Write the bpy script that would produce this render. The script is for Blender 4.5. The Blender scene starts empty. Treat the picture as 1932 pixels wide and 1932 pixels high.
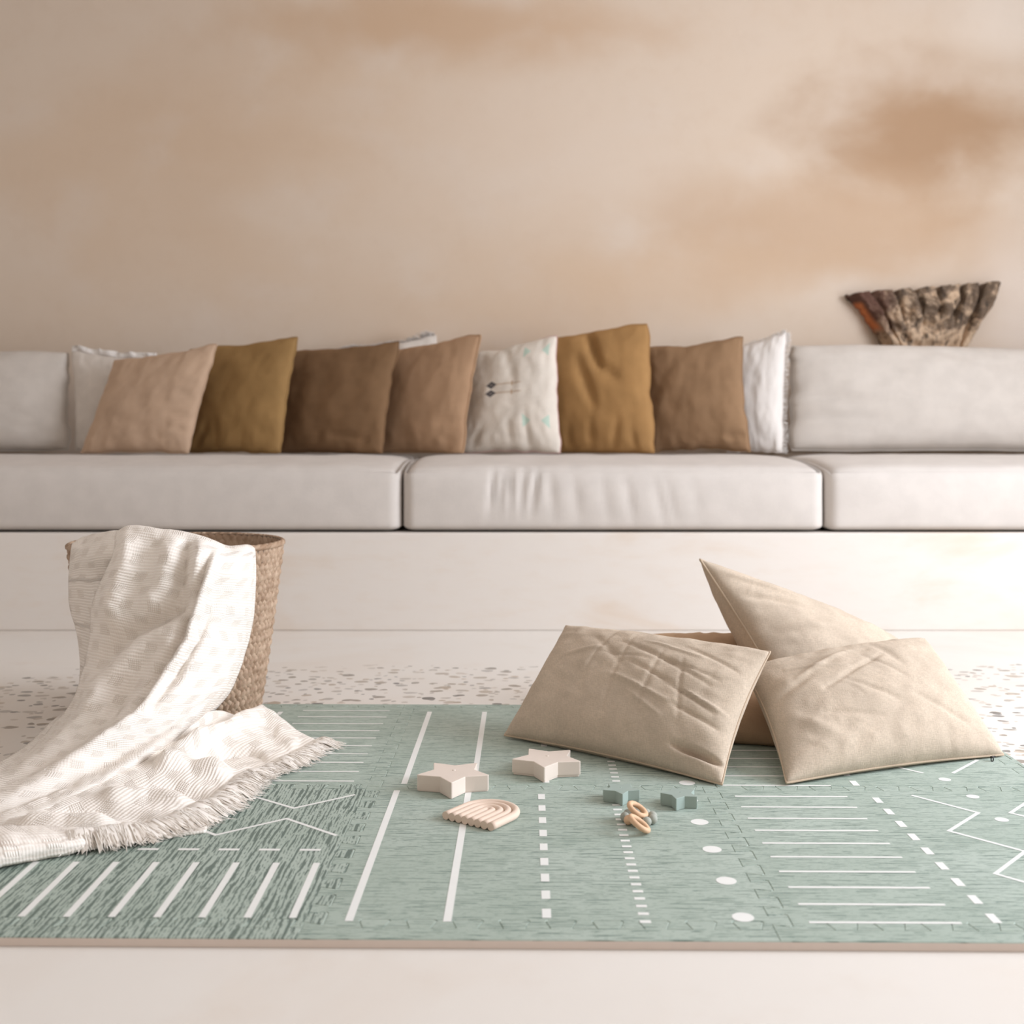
import bpy, bmesh, math, random
from mathutils import Vector, Matrix, noise
R = math.radians
scene = bpy.context.scene
col = scene.collection
rnd = random.Random(7)

# ------------------------------------------------------------------ survey
# Positions were surveyed from the photograph: a point seen at (px, py) and
# lying at depth d in front of the camera is turned into room coordinates.
EYE = 0.636          # camera height
HOR = 832.0          # horizon row
SY = 1.057           # depth scale (focal length 2135 px)
MATZ = 0.012         # mat thickness


def W(px, py, d):
    return Vector(((px - 966) * d / 2020.0, d * SY, EYE - (py - HOR) * d / 2020.0))


def G(px, py, z=MATZ):
    d = 2020.0 * (EYE - z) / (py - HOR)
    return W(px, py, d)


# ------------------------------------------------------------------ helpers
def lin(r, g, b):
    f = lambda c: (c / 255 / 12.92) if c / 255 <= .04045 else ((c / 255 + .055) / 1.055) ** 2.4
    return (f(r), f(g), f(b), 1)


def tag(o, label=None, cat=None, group=None, kind=None):
    if label: o['label'] = label
    if cat: o['category'] = cat
    if group: o['group'] = group
    if kind: o['kind'] = kind
    return o


def empty(name, loc, rz=0):
    o = bpy.data.objects.new(name, None)
    o.empty_display_size = .05
    o.location = loc
    o.rotation_euler = (0, 0, rz)
    col.objects.link(o)
    return o


def obj(name, verts, faces, mats, parent=None, smooth=True, uvs=None, midx=None):
    """verts are world coordinates (or parent space when local=True)"""
    me = bpy.data.meshes.new(name)
    me.from_pydata([tuple(v) for v in verts], [], faces)
    me.update()
    if not isinstance(mats, (list, tuple)): mats = [mats]
    for m in mats: me.materials.append(m)
    if midx:
        for p, i in zip(me.polygons, midx): p.material_index = i
    if uvs:
        l = me.uv_layers.new(name='UVMap')
        for lp in me.loops: l.data[lp.index].uv = uvs[lp.vertex_index]
    for p in me.polygons: p.use_smooth = smooth and len(p.vertices) <= 4
    o = bpy.data.objects.new(name, me)
    col.objects.link(o)
    if parent:
        o.parent = parent
    return o


def rel(o, parent):
    """parent keeping the world position of a mesh authored in world space"""
    o.parent = parent
    M = Matrix.Translation(parent.location) @ Matrix.Rotation(parent.rotation_euler.z, 4, 'Z')
    o.matrix_parent_inverse = M.inverted()
    return o


def from_bm(name, bm, mats, parent=None, smooth=True, recalc=True):
    if recalc: bmesh.ops.recalc_face_normals(bm, faces=bm.faces[:])
    me = bpy.data.meshes.new(name)
    bm.to_mesh(me); bm.free()
    if not isinstance(mats, (list, tuple)): mats = [mats]
    for m in mats: me.materials.append(m)
    for p in me.polygons: p.use_smooth = smooth
    o = bpy.data.objects.new(name, me)
    col.objects.link(o)
    if parent: o.parent = parent
    return o


def catmull(pts, t):
    n = len(pts) - 1
    x = max(0., min(1., t)) * n
    i = min(int(x), n - 1); f = x - i
    p1, p2 = pts[i], pts[i + 1]
    p0 = pts[i - 1] if i > 0 else p1 * 2 - p2
    p3 = pts[i + 2] if i + 2 <= n else p2 * 2 - p1
    return 0.5 * ((2 * p1) + (p2 - p0) * f + (2 * p0 - 5 * p1 + 4 * p2 - p3) * f * f + (3 * p1 - p0 - 3 * p2 + p3) * f ** 3)


def tube(path, r, sides=8, closed=False, cap=True):
    """returns verts, faces of a tube along path (Vectors); r number or list"""
    n = len(path); vs = []; fs = []
    up = Vector((0, 0, 1))
    prev = None
    for i, p in enumerate(path):
        a = path[(i - 1) % n] if (closed or i > 0) else p
        b = path[(i + 1) % n] if (closed or i < n - 1) else p
        t = (b - a)
        t = t.normalized() if t.length > 1e-9 else Vector((1, 0, 0))
        if prev is None:
            x = up.cross(t)
            if x.length < 1e-3: x = Vector((1, 0, 0)).cross(t)
            x.normalize()
        else:
            x = prev - t * prev.dot(t)
            if x.length < 1e-6: x = up.cross(t)
            x.normalize()
        prev = x
        y = t.cross(x)
        rr = r[i] if isinstance(r, (list, tuple)) else r
        for k in range(sides):
            an = 2 * math.pi * k / sides
            vs.append(p + (x * math.cos(an) + y * math.sin(an)) * rr)
    m = n if closed else n - 1
    for i in range(m):
        for k in range(sides):
            a = i * sides + k; b = i * sides + (k + 1) % sides
            c = ((i + 1) % n) * sides + (k + 1) % sides; d = ((i + 1) % n) * sides + k
            fs.append((a, b, c, d))
    if cap and not closed:
        fs.append(tuple(range(sides - 1, -1, -1)))
        fs.append(tuple((n - 1) * sides + k for k in range(sides)))
    return vs, fs


def ns(x, y, z=0.):
    return noise.noise(Vector((x, y, z)))


# ------------------------------------------------------------------ materials
def newmat(name):
    m = bpy.data.materials.new(name); m.use_nodes = True
    nt = m.node_tree
    for n in list(nt.nodes): nt.nodes.remove(n)
    out = nt.nodes.new('ShaderNodeOutputMaterial')
    b = nt.nodes.new('ShaderNodeBsdfPrincipled')
    nt.links.new(b.outputs[0], out.inputs[0])
    return m, nt, b


class N:
    """tiny node wrapper"""
    def __init__(s, nt): s.nt = nt
    def new(s, t, **kw):
        n = s.nt.nodes.new(t)
        for k, v in kw.items(): setattr(n, k, v)
        return n
    def link(s, a, b): s.nt.links.new(a, b)
    def val(s, sock, v):
        if hasattr(v, 'is_output'): s.link(v, sock)
        else: sock.default_value = v
    def math(s, op, a, b=0., c=0., clamp=False):
        n = s.new('ShaderNodeMath', operation=op, use_clamp=clamp)
        s.val(n.inputs[0], a); s.val(n.inputs[1], b)
        if op in ('MULTIPLY_ADD', 'SMOOTH_MIN', 'COMPARE'): s.val(n.inputs[2], c)
        return n.outputs[0]
    def mix(s, f, a, b, blend='MIX'):
        n = s.new('ShaderNodeMix', data_type='RGBA', blend_type=blend)
        s.val(n.inputs[0], f); s.val(n.inputs[6], a); s.val(n.inputs[7], b)
        return n.outputs[2]
    def coord(s, which='Object'):
        return s.new('ShaderNodeTexCoord').outputs[which]
    def pos(s):
        return s.new('ShaderNodeNewGeometry').outputs['Position']
    def mapping(s, v, scale=(1, 1, 1), loc=(0, 0, 0), rot=(0, 0, 0)):
        n = s.new('ShaderNodeMapping')
        s.link(v, n.inputs[0]); n.inputs[1].default_value = loc; n.inputs[2].default_value = rot; n.inputs[3].default_value = scale
        return n.outputs[0]
    def noise(s, v, scale, detail=3, rough=.55, dist=0.):
        n = s.new('ShaderNodeTexNoise')
        s.link(v, n.inputs['Vector']); n.inputs['Scale'].default_value = scale
        n.inputs['Detail'].default_value = detail; n.inputs['Roughness'].default_value = rough
        n.inputs['Distortion'].default_value = dist
        return n.outputs['Fac']
    def ramp(s, f, lo, hi, a=0., b=1., smooth=True):
        n = s.new('ShaderNodeMapRange', interpolation_type='SMOOTHSTEP' if smooth else 'LINEAR')
        s.link(f, n.inputs[0])
        n.inputs[1].default_value = lo; n.inputs[2].default_value = hi
        n.inputs[3].default_value = a; n.inputs[4].default_value = b
        return n.outputs[0]
    def sep(s, v):
        n = s.new('ShaderNodeSeparateXYZ'); s.link(v, n.inputs[0]); return n.outputs
    def bump(s, h, strength, dist, b):
        n = s.new('ShaderNodeBump'); s.link(h, n.inputs['Height'])
        n.inputs['Strength'].default_value = strength; n.inputs['Distance'].default_value = dist
        s.link(n.outputs[0], b.inputs['Normal'])


def fabric(name, base, vary=.1, weave=900, rough=.9, wrinkle=0., wscale=9, sheen=.3, slub=0.):
    m, nt, b = newmat(name); k = N(nt)
    v = k.coord('Object')
    n1 = k.noise(v, 14, 4)
    f = k.ramp(n1, .3, .7)
    c1 = tuple(min(1, x * (1 + vary)) for x in base[:3]) + (1,)
    c2 = tuple(x * (1 - vary) for x in base[:3]) + (1,)
    c = k.mix(f, c2, c1)
    vw = k.mapping(v, (1, 1, 1))
    x1 = k.noise(k.mapping(v, (weave, weave * .12, weave * .12)), 1, 1)
    x2 = k.noise(k.mapping(v, (weave * .12, weave * .12, weave)), 1, 1)
    h = k.math('ADD', x1, x2)
    if slub:
        c = k.mix(k.ramp(h, .75, 1.25, 0, slub), c, tuple(x * .72 for x in base[:3]) + (1,))
    b.inputs['Roughness'].default_value = rough
    b.inputs['Specular IOR Level'].default_value = .15
    b.inputs['Sheen Weight'].default_value = sheen
    b.inputs['Sheen Roughness'].default_value = .5
    b.inputs['Sheen Tint'].default_value = base
    k.link(c, b.inputs['Base Color'])
    hh = k.math('MULTIPLY', h, .0006)
    if wrinkle:
        w = k.new('ShaderNodeTexNoise'); k.link(v, w.inputs[0])
        w.inputs['Scale'].default_value = wscale; w.inputs['Detail'].default_value = 5
        try: w.noise_type = 'RIDGED_MULTIFRACTAL'
        except Exception: pass
        w.inputs['Distortion'].default_value = .6
        hh = k.math('ADD', hh, k.math('MULTIPLY', w.outputs['Fac'], wrinkle))
    k.bump(hh, .7, 1., b)
    return m


def silicone(name, base, rough=.55):
    m, nt, b = newmat(name); k = N(nt)
    f = k.noise(k.coord('Object'), 60, 3)
    c = k.mix(f, tuple(x * .97 for x in base[:3]) + (1,), tuple(min(1, x * 1.03) for x in base[:3]) + (1,))
    k.link(c, b.inputs['Base Color'])
    b.inputs['Roughness'].default_value = rough
    b.inputs['Specular IOR Level'].default_value = .3
    return m


# --- limewashed wall
def mat_wall():
    m, nt, b = newmat('limewash_wall'); k = N(nt)
    p = k.pos()
    n1 = k.noise(k.mapping(p, (.55, .55, .9)), 1.3, 3, .45, .2)
    n2 = k.noise(k.mapping(p, (1, 1, 1.4), (3, 1, 5)), 2.2, 4, .5, .2)
    n3 = k.noise(p, 14, 5, .6)
    a, c2, c3 = lin(211, 193, 175), lin(206, 179, 152), lin(213, 198, 184)
    c = k.mix(k.ramp(n1, .42, .72, 0, .6), a, c2)
    c = k.mix(k.ramp(n2, .48, .75, 0, .5), c, c3)
    c = k.mix(k.ramp(n3, .45, .75, 0, .1), c, lin(192, 164, 138))
    # broad ochre wash stains where the plaster was left raw; last two are painted light
    x, y, z = k.sep(p)
    def blob(cx, cz, rx, rz, amt, colr, cin):
        dx = k.math('DIVIDE', k.math('SUBTRACT', x, cx), rx)
        dz = k.math('DIVIDE', k.math('SUBTRACT', z, cz), rz)
        d = k.math('SQRT', k.math('ADD', k.math('MULTIPLY', dx, dx), k.math('MULTIPLY', dz, dz)))
        d = k.math('ADD', d, k.math('MULTIPLY', k.math('SUBTRACT', n2, .5), 1.3))
        return k.mix(k.ramp(d, 1.15, .2, 0, amt), cin, colr)
    c = blob(1.75, 1.98, .62, .38, .9, lin(170, 137, 107), c)
    c = blob(1.3, 1.55, 1.0, .30, .65, lin(190, 158, 128), c)
    c = blob(-.3, 2.42, 1.1, .2, .65, lin(192, 158, 126), c)
    c = blob(-1.3, 2.2, .6, .7, .2, lin(192, 162, 134), c)
    c = blob(.75, 1.35, .8, .22, .35, lin(206, 176, 146), c)
    c = blob(.1, 1.85, .75, .4, .4, lin(216, 199, 183), c)
    c = blob(2.2, 2.5, .4, .25, .6, lin(228, 216, 204), c)  # daylight falloff in the upper right corner, painted as a pale patch
    c = blob(2.3, 1.1, .35, .6, .6, lin(226, 214, 204), c)  # bright right edge near the carving, light painted into the wall colour
    k.link(c, b.inputs['Base Color'])
    b.inputs['Roughness'].default_value = .88
    b.inputs['Specular IOR Level'].default_value = .2
    k.bump(k.math('ADD', k.math('MULTIPLY', n3, .004), k.math('MULTIPLY', n2, .01)), .25, 1., b)
    return m


def mat_plaster(name, base, stain):
    m, nt, b = newmat(name); k = N(nt)
    p = k.pos()
    n1 = k.noise(k.mapping(p, (.7, .7, 2.)), 2.2, 5, .55, .5)
    n2 = k.noise(k.mapping(p, (1, 1, 3)), 9, 5, .6)
    c = k.mix(k.ramp(n1, .5, .74, 0, .8), base, stain)
    c = k.mix(k.ramp(n2, .45, .8, 0, .25), c, stain)
    k.link(c, b.inputs['Base Color'])
    b.inputs['Roughness'].default_value = .6
    b.inputs['Specular IOR Level'].default_value = .3
    k.bump(n2, .06, .02, b)
    return m


def mat_floor():
    m, nt, b = newmat('terrazzo_floor'); k = N(nt)
    p = k.pos(); x, y, z = k.sep(p)
    n1 = k.noise(p, 1.6, 5, .55, .6)
    n2 = k.noise(p, 7, 5, .6)
    base = k.mix(k.ramp(n1, .45, .75, 0, .7), lin(230, 224, 217), lin(224, 212, 200))
    base = k.mix(k.ramp(n2, .5, .85, 0, .3), base, lin(216, 200, 184))
    # hairline crack
    cr = k.noise(k.mapping(p, (1, .35, 1)), 5, 3)
    # pebbles
    nv = k.new('ShaderNodeTexNoise'); k.link(p, nv.inputs[0]); nv.inputs['Scale'].default_value = 26; nv.inputs['Detail'].default_value = 1
    dv = k.new('ShaderNodeVectorMath', operation='SCALE'); k.link(nv.outputs['Color'], dv.inputs[0]); dv.inputs['Scale'].default_value = .022
    av = k.new('ShaderNodeVectorMath', operation='ADD'); k.link(p, av.inputs[0]); k.link(dv.outputs[0], av.inputs[1])
    def layer(scale, off, keep, cin, colA, colB, r0, r1, sx, rot):
        vo = k.new('ShaderNodeTexVoronoi', voronoi_dimensions='2D', feature='F1')
        mp = k.mapping(av.outputs[0], (sx, 1, 1), off, (0, 0, rot)); k.link(mp, vo.inputs['Vector'])
        vo.inputs['Scale'].default_value = scale; vo.inputs['Randomness'].default_value = .85
        rc = k.sep(vo.outputs['Color'])
        thr = k.ramp(rc[0], 0, 1, r0, r1, False)
        inside = k.math('LESS_THAN', k.math('SUBTRACT', vo.outputs['Distance'], thr), 0.)
        on = k.math('MULTIPLY', inside, k.math('LESS_THAN', rc[1], keep))
        # pebbled band only
        e = k.math('ADD', y, k.math('MULTIPLY', k.math('SUBTRACT', n2, .5), .25))
        band = k.math('MULTIPLY', k.math('LESS_THAN', e, 3.2), k.math('GREATER_THAN', e, 1.78))
        left = k.math('MULTIPLY', k.math('LESS_THAN', x, -1.22), k.math('GREATER_THAN', k.math('ADD', e, k.math('MULTIPLY', x, -.62)), 3.84))
        band = k.math('MULTIPLY', band, k.math('SUBTRACT', 1., left))
        on = k.math('MULTIPLY', on, band)
        pc = k.mix(rc[2], colA, colB)
        pc = k.mix(k.ramp(rc[1], 0, keep, 0, .55), pc, base)
        return k.mix(on, cin, pc)
    c = layer(24, (0, 0, 0), .62, base, lin(120, 116, 112), lin(184, 168, 150), .13, .31, .7, .15)
    c = layer(34, (4.3, 2.1, 0), .42, c, lin(126, 124, 122), lin(194, 178, 160), .13, .3, .9, .5)
    k.link(c, b.inputs['Base Color'])
    b.inputs['Roughness'].default_value = .5
    b.inputs['Specular IOR Level'].default_value = .35
    k.bump(n2, .05, .02, b)
    return m


def mat_mat(name, along_y, coarse, tint=1.0):
    m, nt, b = newmat(name); k = N(nt)
    v = k.coord('Object')
    def streaks(P, wav, alongf, acrossf, lo, hi, wmax, off):
        cx, cy, _ = k.sep(v)
        a, b_ = (cx, cy) if along_y else (cy, cx)
        sc = (5, 16, 1) if not along_y else (16, 5, 1)
        wn = k.noise(k.mapping(v, sc, (off, off, 0)), 1, 2, .5)
        ph = k.math('ADD', k.math('DIVIDE', a, P), k.math('MULTIPLY', wn, wav))
        tri = k.math('ABSOLUTE', k.math('SUBTRACT', k.math('MULTIPLY', k.math('FRACT', ph), 2.), 1.))
        s2 = (alongf, acrossf, 1) if not along_y else (acrossf, alongf, 1)
        br = k.noise(k.mapping(v, s2, (off * 3, 1, 0)), 1, 2, .6)
        w_ = k.ramp(br, lo, hi, -.12, wmax)
        return k.ramp(k.math('SUBTRACT', w_, tri), -.04, .06)
    if along_y:
        s = streaks(.0095, 3.2, 14, 170, .36, .66, .66, 1.3)
        s2 = k.math('MULTIPLY', streaks(.0052, 2., 70, 260, .42, .6, .55, 4.1), .8)
    else:
        s = k.math('MULTIPLY', streaks(.0066, 1.2, 18, 260, .44, .70, .6, 2.2), .95)
        s2 = k.math('MULTIPLY', streaks(.0035, .8, 90, 420, .5, .66, .55, 5.1), .65)
    x, y, z = k.sep(v)
    wx = k.math('SINE', k.math('MULTIPLY', x, 2 * math.pi / .0032))
    wy = k.math('SINE', k.math('MULTIPLY', y, 2 * math.pi / .0032))
    wv = k.math('MULTIPLY', wx, wy)
    big = k.noise(v, 5, 4)
    c = k.mix(k.ramp(big, .35, .7), lin(172, 185, 174), lin(182, 194, 184))
    dark = lin(102, 121, 112) if not along_y else lin(104, 118, 110)
    c = k.mix(k.math('MAXIMUM', s, s2), c, dark)
    c = k.mix(k.ramp(wv, .1, .9, 0, .4), c, lin(128, 147, 136))
    k.link(c, b.inputs['Base Color'])
    b.inputs['Roughness'].default_value = .62
    b.inputs['Specular IOR Level'].default_value = .35
    k.bump(k.math('ADD', k.math('MULTIPLY', wv, .0003), k.math('MULTIPLY', s, -.0004)), .6, 1., b)
    return m


def mat_knit():
    m, nt, b = newmat('cream_knit'); k = N(nt)
    uv = k.coord('UV')
    wob = k.noise(uv, 60, 2)
    u, v, _ = k.sep(uv)
    v2 = k.math('ADD', v, k.math('MULTIPLY', wob, .0025))
    rib = k.math('SINE', k.math('MULTIPLY', v2, 2 * math.pi / .0068))
    st = k.math('SINE', k.math('MULTIPLY', u, 2 * math.pi / .005))
    # staggered eyelet motifs
    P = .062
    row = k.math('FLOOR', k.math('DIVIDE', v, P * .6))
    off = k.math('MULTIPLY', k.math('MODULO', k.math('ABSOLUTE', row), 2.), .5)
    cu = k.math('SUBTRACT', k.math('FRACT', k.math('ADD', k.math('DIVIDE', u, P), off)), .5)
    cv = k.math('SUBTRACT', k.math('FRACT', k.math('DIVIDE', v, P * .6)), .5)
    cu = k.math('MULTIPLY', cu, P); cv = k.math('MULTIPLY', cv, P * .6)
    inside = k.math('MULTIPLY', k.ramp(k.math('ABSOLUTE', cu), .0135, .0115), k.ramp(k.math('ABSOLUTE', cv), .0115, .0095))
    # a ring of little bobbles: chequer of small bumps with the centre hollow
    bu = k.math('SINE', k.math('MULTIPLY', cu, 2 * math.pi / .0078))
    bv = k.math('COSINE', k.math('MULTIPLY', cv, 2 * math.pi / .0085))
    bob = k.math('MULTIPLY', k.math('ABSOLUTE', k.math('MULTIPLY', bu, bv)), inside)
    h = k.math('ADD', k.math('MULTIPLY', k.math('MULTIPLY', rib, .0007), k.math('SUBTRACT', 1., inside)), k.math('MULTIPLY', bob, .0019))
    h = k.math('ADD', h, k.math('MULTIPLY', st, .0002))
    fz = k.noise(uv, 700, 2)
    h = k.math('ADD', h, k.math('MULTIPLY', fz, .0003))
    c = k.mix(k.noise(uv, 9, 3), lin(248, 239, 229), lin(252, 246, 239))
    c = k.mix(k.math('MULTIPLY', k.ramp(rib, -.4, -1., 0, .2), k.math('SUBTRACT', 1., inside)), c, lin(214, 192, 172))
    c = k.mix(k.math('MULTIPLY', k.ramp(bob, .4, .0, 0, .42), inside), c, lin(206, 182, 160))
    k.link(c, b.inputs['Base Color'])
    b.inputs['Roughness'].default_value = .95
    b.inputs['Specular IOR Level'].default_value = .1
    b.inputs['Sheen Weight'].default_value = .25
    b.inputs['Sheen Tint'].default_value = lin(240, 226, 214)
    k.bump(h, .65, 1., b)
    return m


def mat_straw(name='woven_straw', dk=1.):
    m, nt, b = newmat(name); k = N(nt)
    v = k.coord('UV')
    n1 = k.noise(v, 3.1, 2)
    n2 = k.noise(k.mapping(v, (1, 1, 1)), 40, 3)
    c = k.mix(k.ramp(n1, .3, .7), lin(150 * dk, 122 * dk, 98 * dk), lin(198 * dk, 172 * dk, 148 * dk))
    c = k.mix(k.ramp(n2, .4, .8, 0, .5), c, lin(140, 104, 74))
    k.link(c, b.inputs['Base Color'])
    b.inputs['Roughness'].default_value = .6
    b.inputs['Specular IOR Level'].default_value = .35
    k.bump(n2, .3, .002, b)
    return m


def mat_carving():
    m, nt, b = newmat('weathered_wood'); k = N(nt)
    v = k.coord('Object'); p = k.pos(); x, y, z = k.sep(p)
    n1 = k.noise(v, 13, 5, .65, .6)
    n2 = k.noise(k.mapping(v, (2, 1, 1), (4, 0, 2)), 18, 5, .65)
    n3 = k.noise(v, 60, 4)
    c = k.mix(k.ramp(k.math('ADD', n1, k.ramp(z, 1.28, 1.02, -.05, .12)), .42, .62), lin(104, 86, 70), lin(196, 168, 140))
    c = k.mix(k.ramp(n2, .52, .66, 0, .9), c, lin(62, 50, 40))
    c = k.mix(k.ramp(n3, .5, .8, 0, .5), c, lin(150, 124, 100))
    # red-brown paint left on the left tip, orange bare strip on its edge
    f = k.math('MULTIPLY', k.ramp(k.math('ADD', x, k.math('MULTIPLY', n1, .1)), 1.72, 1.58, 0, .85), k.ramp(z, 1.03, 1.16))
    c = k.mix(f, c, lin(88, 54, 42))
    e = k.math('ADD', k.math('MULTIPLY', k.math('SUBTRACT', x, 1.462), .86), k.math('MULTIPLY', k.math('SUBTRACT', z, 1.235), .62))
    c = k.mix(k.math('MULTIPLY', k.ramp(e, .022, .008), k.math('MULTIPLY', k.ramp(z, 1.09, 1.13), k.ramp(z, 1.235, 1.215))), c, lin(196, 116, 68))
    k.link(c, b.inputs['Base Color'])
    b.inputs['Roughness'].default_value = .85
    k.bump(k.math('ADD', n3, n2), .5, .006, b)
    return m


def mat_pattern_pillow(base):
    """cotton with printed diamonds, bars and little mint triangles (UV 0..1)"""
    m = fabric('printed_cotton', base, .05, 700, wrinkle=.003, wscale=12)
    nt = m.node_tree; k = N(nt)
    b = [n for n in nt.nodes if n.type == 'BSDF_PRINCIPLED'][0]
    c0 = b.inputs['Base Color'].links[0].from_socket
    u, v, _ = k.sep(k.coord('UV'))
    def diamond(cu, cv, ru, rv):
        a = k.math('DIVIDE', k.math('ABSOLUTE', k.math('SUBTRACT', u, cu)), ru)
        c = k.math('DIVIDE', k.math('ABSOLUTE', k.math('SUBTRACT', v, cv)), rv)
        return k.ramp(k.math('ADD', a, c), 1.05, .85)
    def box(cu, cv, ru, rv):
        a = k.math('DIVIDE', k.math('ABSOLUTE', k.math('SUBTRACT', u, cu)), ru)
        c = k.math('DIVIDE', k.math('ABSOLUTE', k.math('SUBTRACT', v, cv)), rv)
        return k.ramp(k.math('MAXIMUM', a, c), 1.1, .8)
    c = c0
    for cv in (.575, .495):
        c = k.mix(k.math('MULTIPLY', box(.49, cv, .19, .008), .55), c, lin(176, 146, 116))
        c = k.mix(k.math('MULTIPLY', box(.575, cv, .01, .022), .7), c, lin(176, 146, 116))
        c = k.mix(diamond(.355, cv, .062, .037), c, lin(78, 74, 76))
        c = k.mix(diamond(.355, cv, .03, .018), c, lin(112, 106, 104))
    for cv in (.86, .245):
        for cu, sg in ((.72, 1), (.90, -1)):
            du = k.math('MULTIPLY', k.math('SUBTRACT', u, cu), sg)
            tri = k.math('ADD', k.math('MULTIPLY', du, .75), k.math('ABSOLUTE', k.math('SUBTRACT', v, cv)))
            t = k.math('MULTIPLY', k.ramp(tri, .032, .022), k.ramp(du, -.045, -.035))
            c = k.mix(t, c, lin(188, 206, 192))
    k.link(c, b.inputs['Base Color'])
    return m


M = {}
M['wall'] = mat_wall()
M['plinth'] = mat_plaster('pale_plaster', lin(224, 216, 208), lin(216, 198, 180))
M['side'] = mat_plaster('side_plaster', lin(226, 220, 214), lin(216, 206, 196))
M['floor'] = mat_floor()
M['seat'] = fabric('grey_cotton', lin(206, 198, 191), .03, 600, wrinkle=.0012, wscale=6)
M['bolster'] = fabric('grey_linen', lin(198, 189, 180), .04, 600, wrinkle=.003, wscale=7)
M['linen'] = fabric('natural_linen', lin(201, 184, 165), .07, 900, wrinkle=.0045, wscale=17, slub=.5)
M['linen_pipe'] = fabric('linen_piping', lin(194, 174, 152), .05, 900)
M['linen_dark'] = fabric('tan_linen', lin(184, 154, 126), .07, 900, wrinkle=.003)
M['taupe'] = fabric('taupe_velvet', lin(188, 160, 136), .05, 500, sheen=.5)
M['olive'] = fabric('olive_cotton', lin(150, 118, 76), .05, 500, wrinkle=.003)
M['brown'] = fabric('brown_velvet', lin(124, 96, 70), .06, 500, sheen=.5)
M['tan'] = fabric('tan_velvet', lin(164, 132, 104), .05, 500, sheen=.5)
M['caramel'] = fabric('caramel_cotton', lin(162, 124, 80), .05, 500, wrinkle=.004, wscale=7)
M['brown2'] = fabric('brown_cotton', lin(146, 116, 88), .05, 700)
M['white'] = fabric('white_cotton', lin(226, 219, 213), .03, 700, wrinkle=.003)
M['offwhite'] = fabric('offwhite_cotton', lin(212, 202, 192), .04, 700, wrinkle=.003)
M['pattern'] = mat_pattern_pillow(lin(220, 210, 198))
M['pink'] = fabric('pink_thread', lin(206, 170, 164), .05, 700)
M['knit'] = mat_knit()
def mat_yarn():
    m, nt, b = newmat('cream_yarn'); k = N(nt)
    c = k.mix(k.noise(k.coord('Object'), 30, 2), lin(250, 240, 229), lin(253, 247, 240))
    d = k.new('ShaderNodeBsdfDiffuse'); t = k.new('ShaderNodeBsdfTranslucent'); mx = k.new('ShaderNodeMixShader')
    k.link(c, d.inputs[0]); k.link(c, t.inputs[0]); mx.inputs[0].default_value = .1
    k.link(d.outputs[0], mx.inputs[1]); k.link(t.outputs[0], mx.inputs[2])
    o = [n for n in nt.nodes if n.type == 'OUTPUT_MATERIAL'][0]
    nt.nodes.remove(b); k.link(mx.outputs[0], o.inputs[0])
    return m


M['fringe'] = mat_yarn()
M['straw'] = mat_straw()
M['straw_core_shade'] = mat_straw('straw_core_shade', .62)  # inner weave in darker straw, gap shade between stitches painted into its colour
M['carving'] = mat_carving()
M['mat_x'] = mat_mat('mat_weave_across', False, False)
M['mat_y'] = mat_mat('mat_weave_lengthwise', True, True)
M['print'] = silicone('mat_print_white', lin(236, 236, 232), .6)
M['foam'] = silicone('mat_foam', lin(228, 214, 204), .8)
M['star'] = silicone('beige_silicone', lin(226, 212, 200))
M['sage'] = silicone('sage_silicone', lin(160, 174, 166))
M['rainbow'] = silicone('peach_silicone', lin(230, 207, 189))
M['bead'] = silicone('grey_silicone', lin(168, 170, 160), .6)
M['beech'] = silicone('beech_wood', lin(222, 184, 150), .6)
M['metal'] = silicone('dark_zip_metal', lin(58, 54, 52), .35)
M['metal'].node_tree.nodes['Principled BSDF'].inputs['Metallic'].default_value = .8
M['cord'] = silicone('dark_cord', lin(84, 66, 52), .8)

# ------------------------------------------------------------------ room shell
YB = 4.62 * SY       # back wall
XL, XR, YF, ZC = -3.2, 3.1, -3.2, 3.0


def box_bm(bm, a, b):
    r = bmesh.ops.create_cube(bm, size=1)
    for v in r['verts']:
        for i in range(3):
            v.co[i] = (a[i] + b[i]) / 2 + v.co[i] * (b[i] - a[i])
    return r['verts']


def boxes(name, lst, mat, kind='structure', bevel=0., label=None):
    bm = bmesh.new()
    for a, b in lst: box_bm(bm, a, b)
    if bevel: bmesh.ops.bevel(bm, geom=bm.edges[:], offset=bevel, segments=3, affect='EDGES', profile=.6)
    o = from_bm(name, bm, mat, smooth=False)
    if kind: o['kind'] = kind
    if label: o['label'] = label
    return o


boxes('floor', [((XL - .2, YF, -.1), (XR + .2, YB + .2, 0))], M['floor'])
boxes('wall_back', [((XL - .2, YB, 0), (XR + .2, YB + .2, ZC))], M['wall'])
boxes('wall_left', [((XL - .2, YF, 0), (XL, YB, ZC))], M['side'])
WY0, WY1, WZ0, WZ1 = .8, 2.95, .5, 2.5
boxes('wall_right', [((XR, YF, 0), (XR + .2, WY0, ZC)), ((XR, WY1, 0), (XR + .2, YB, ZC)),
                     ((XR, WY0, WZ1), (XR + .2, WY1, ZC)), ((XR, WY0, 0), (XR + .2, WY1, WZ0))], M['side'])
boxes('ceiling', [((XL - .2, YF, ZC), (XR + .2, YB + .2, ZC + .15))], M['side'])
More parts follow.
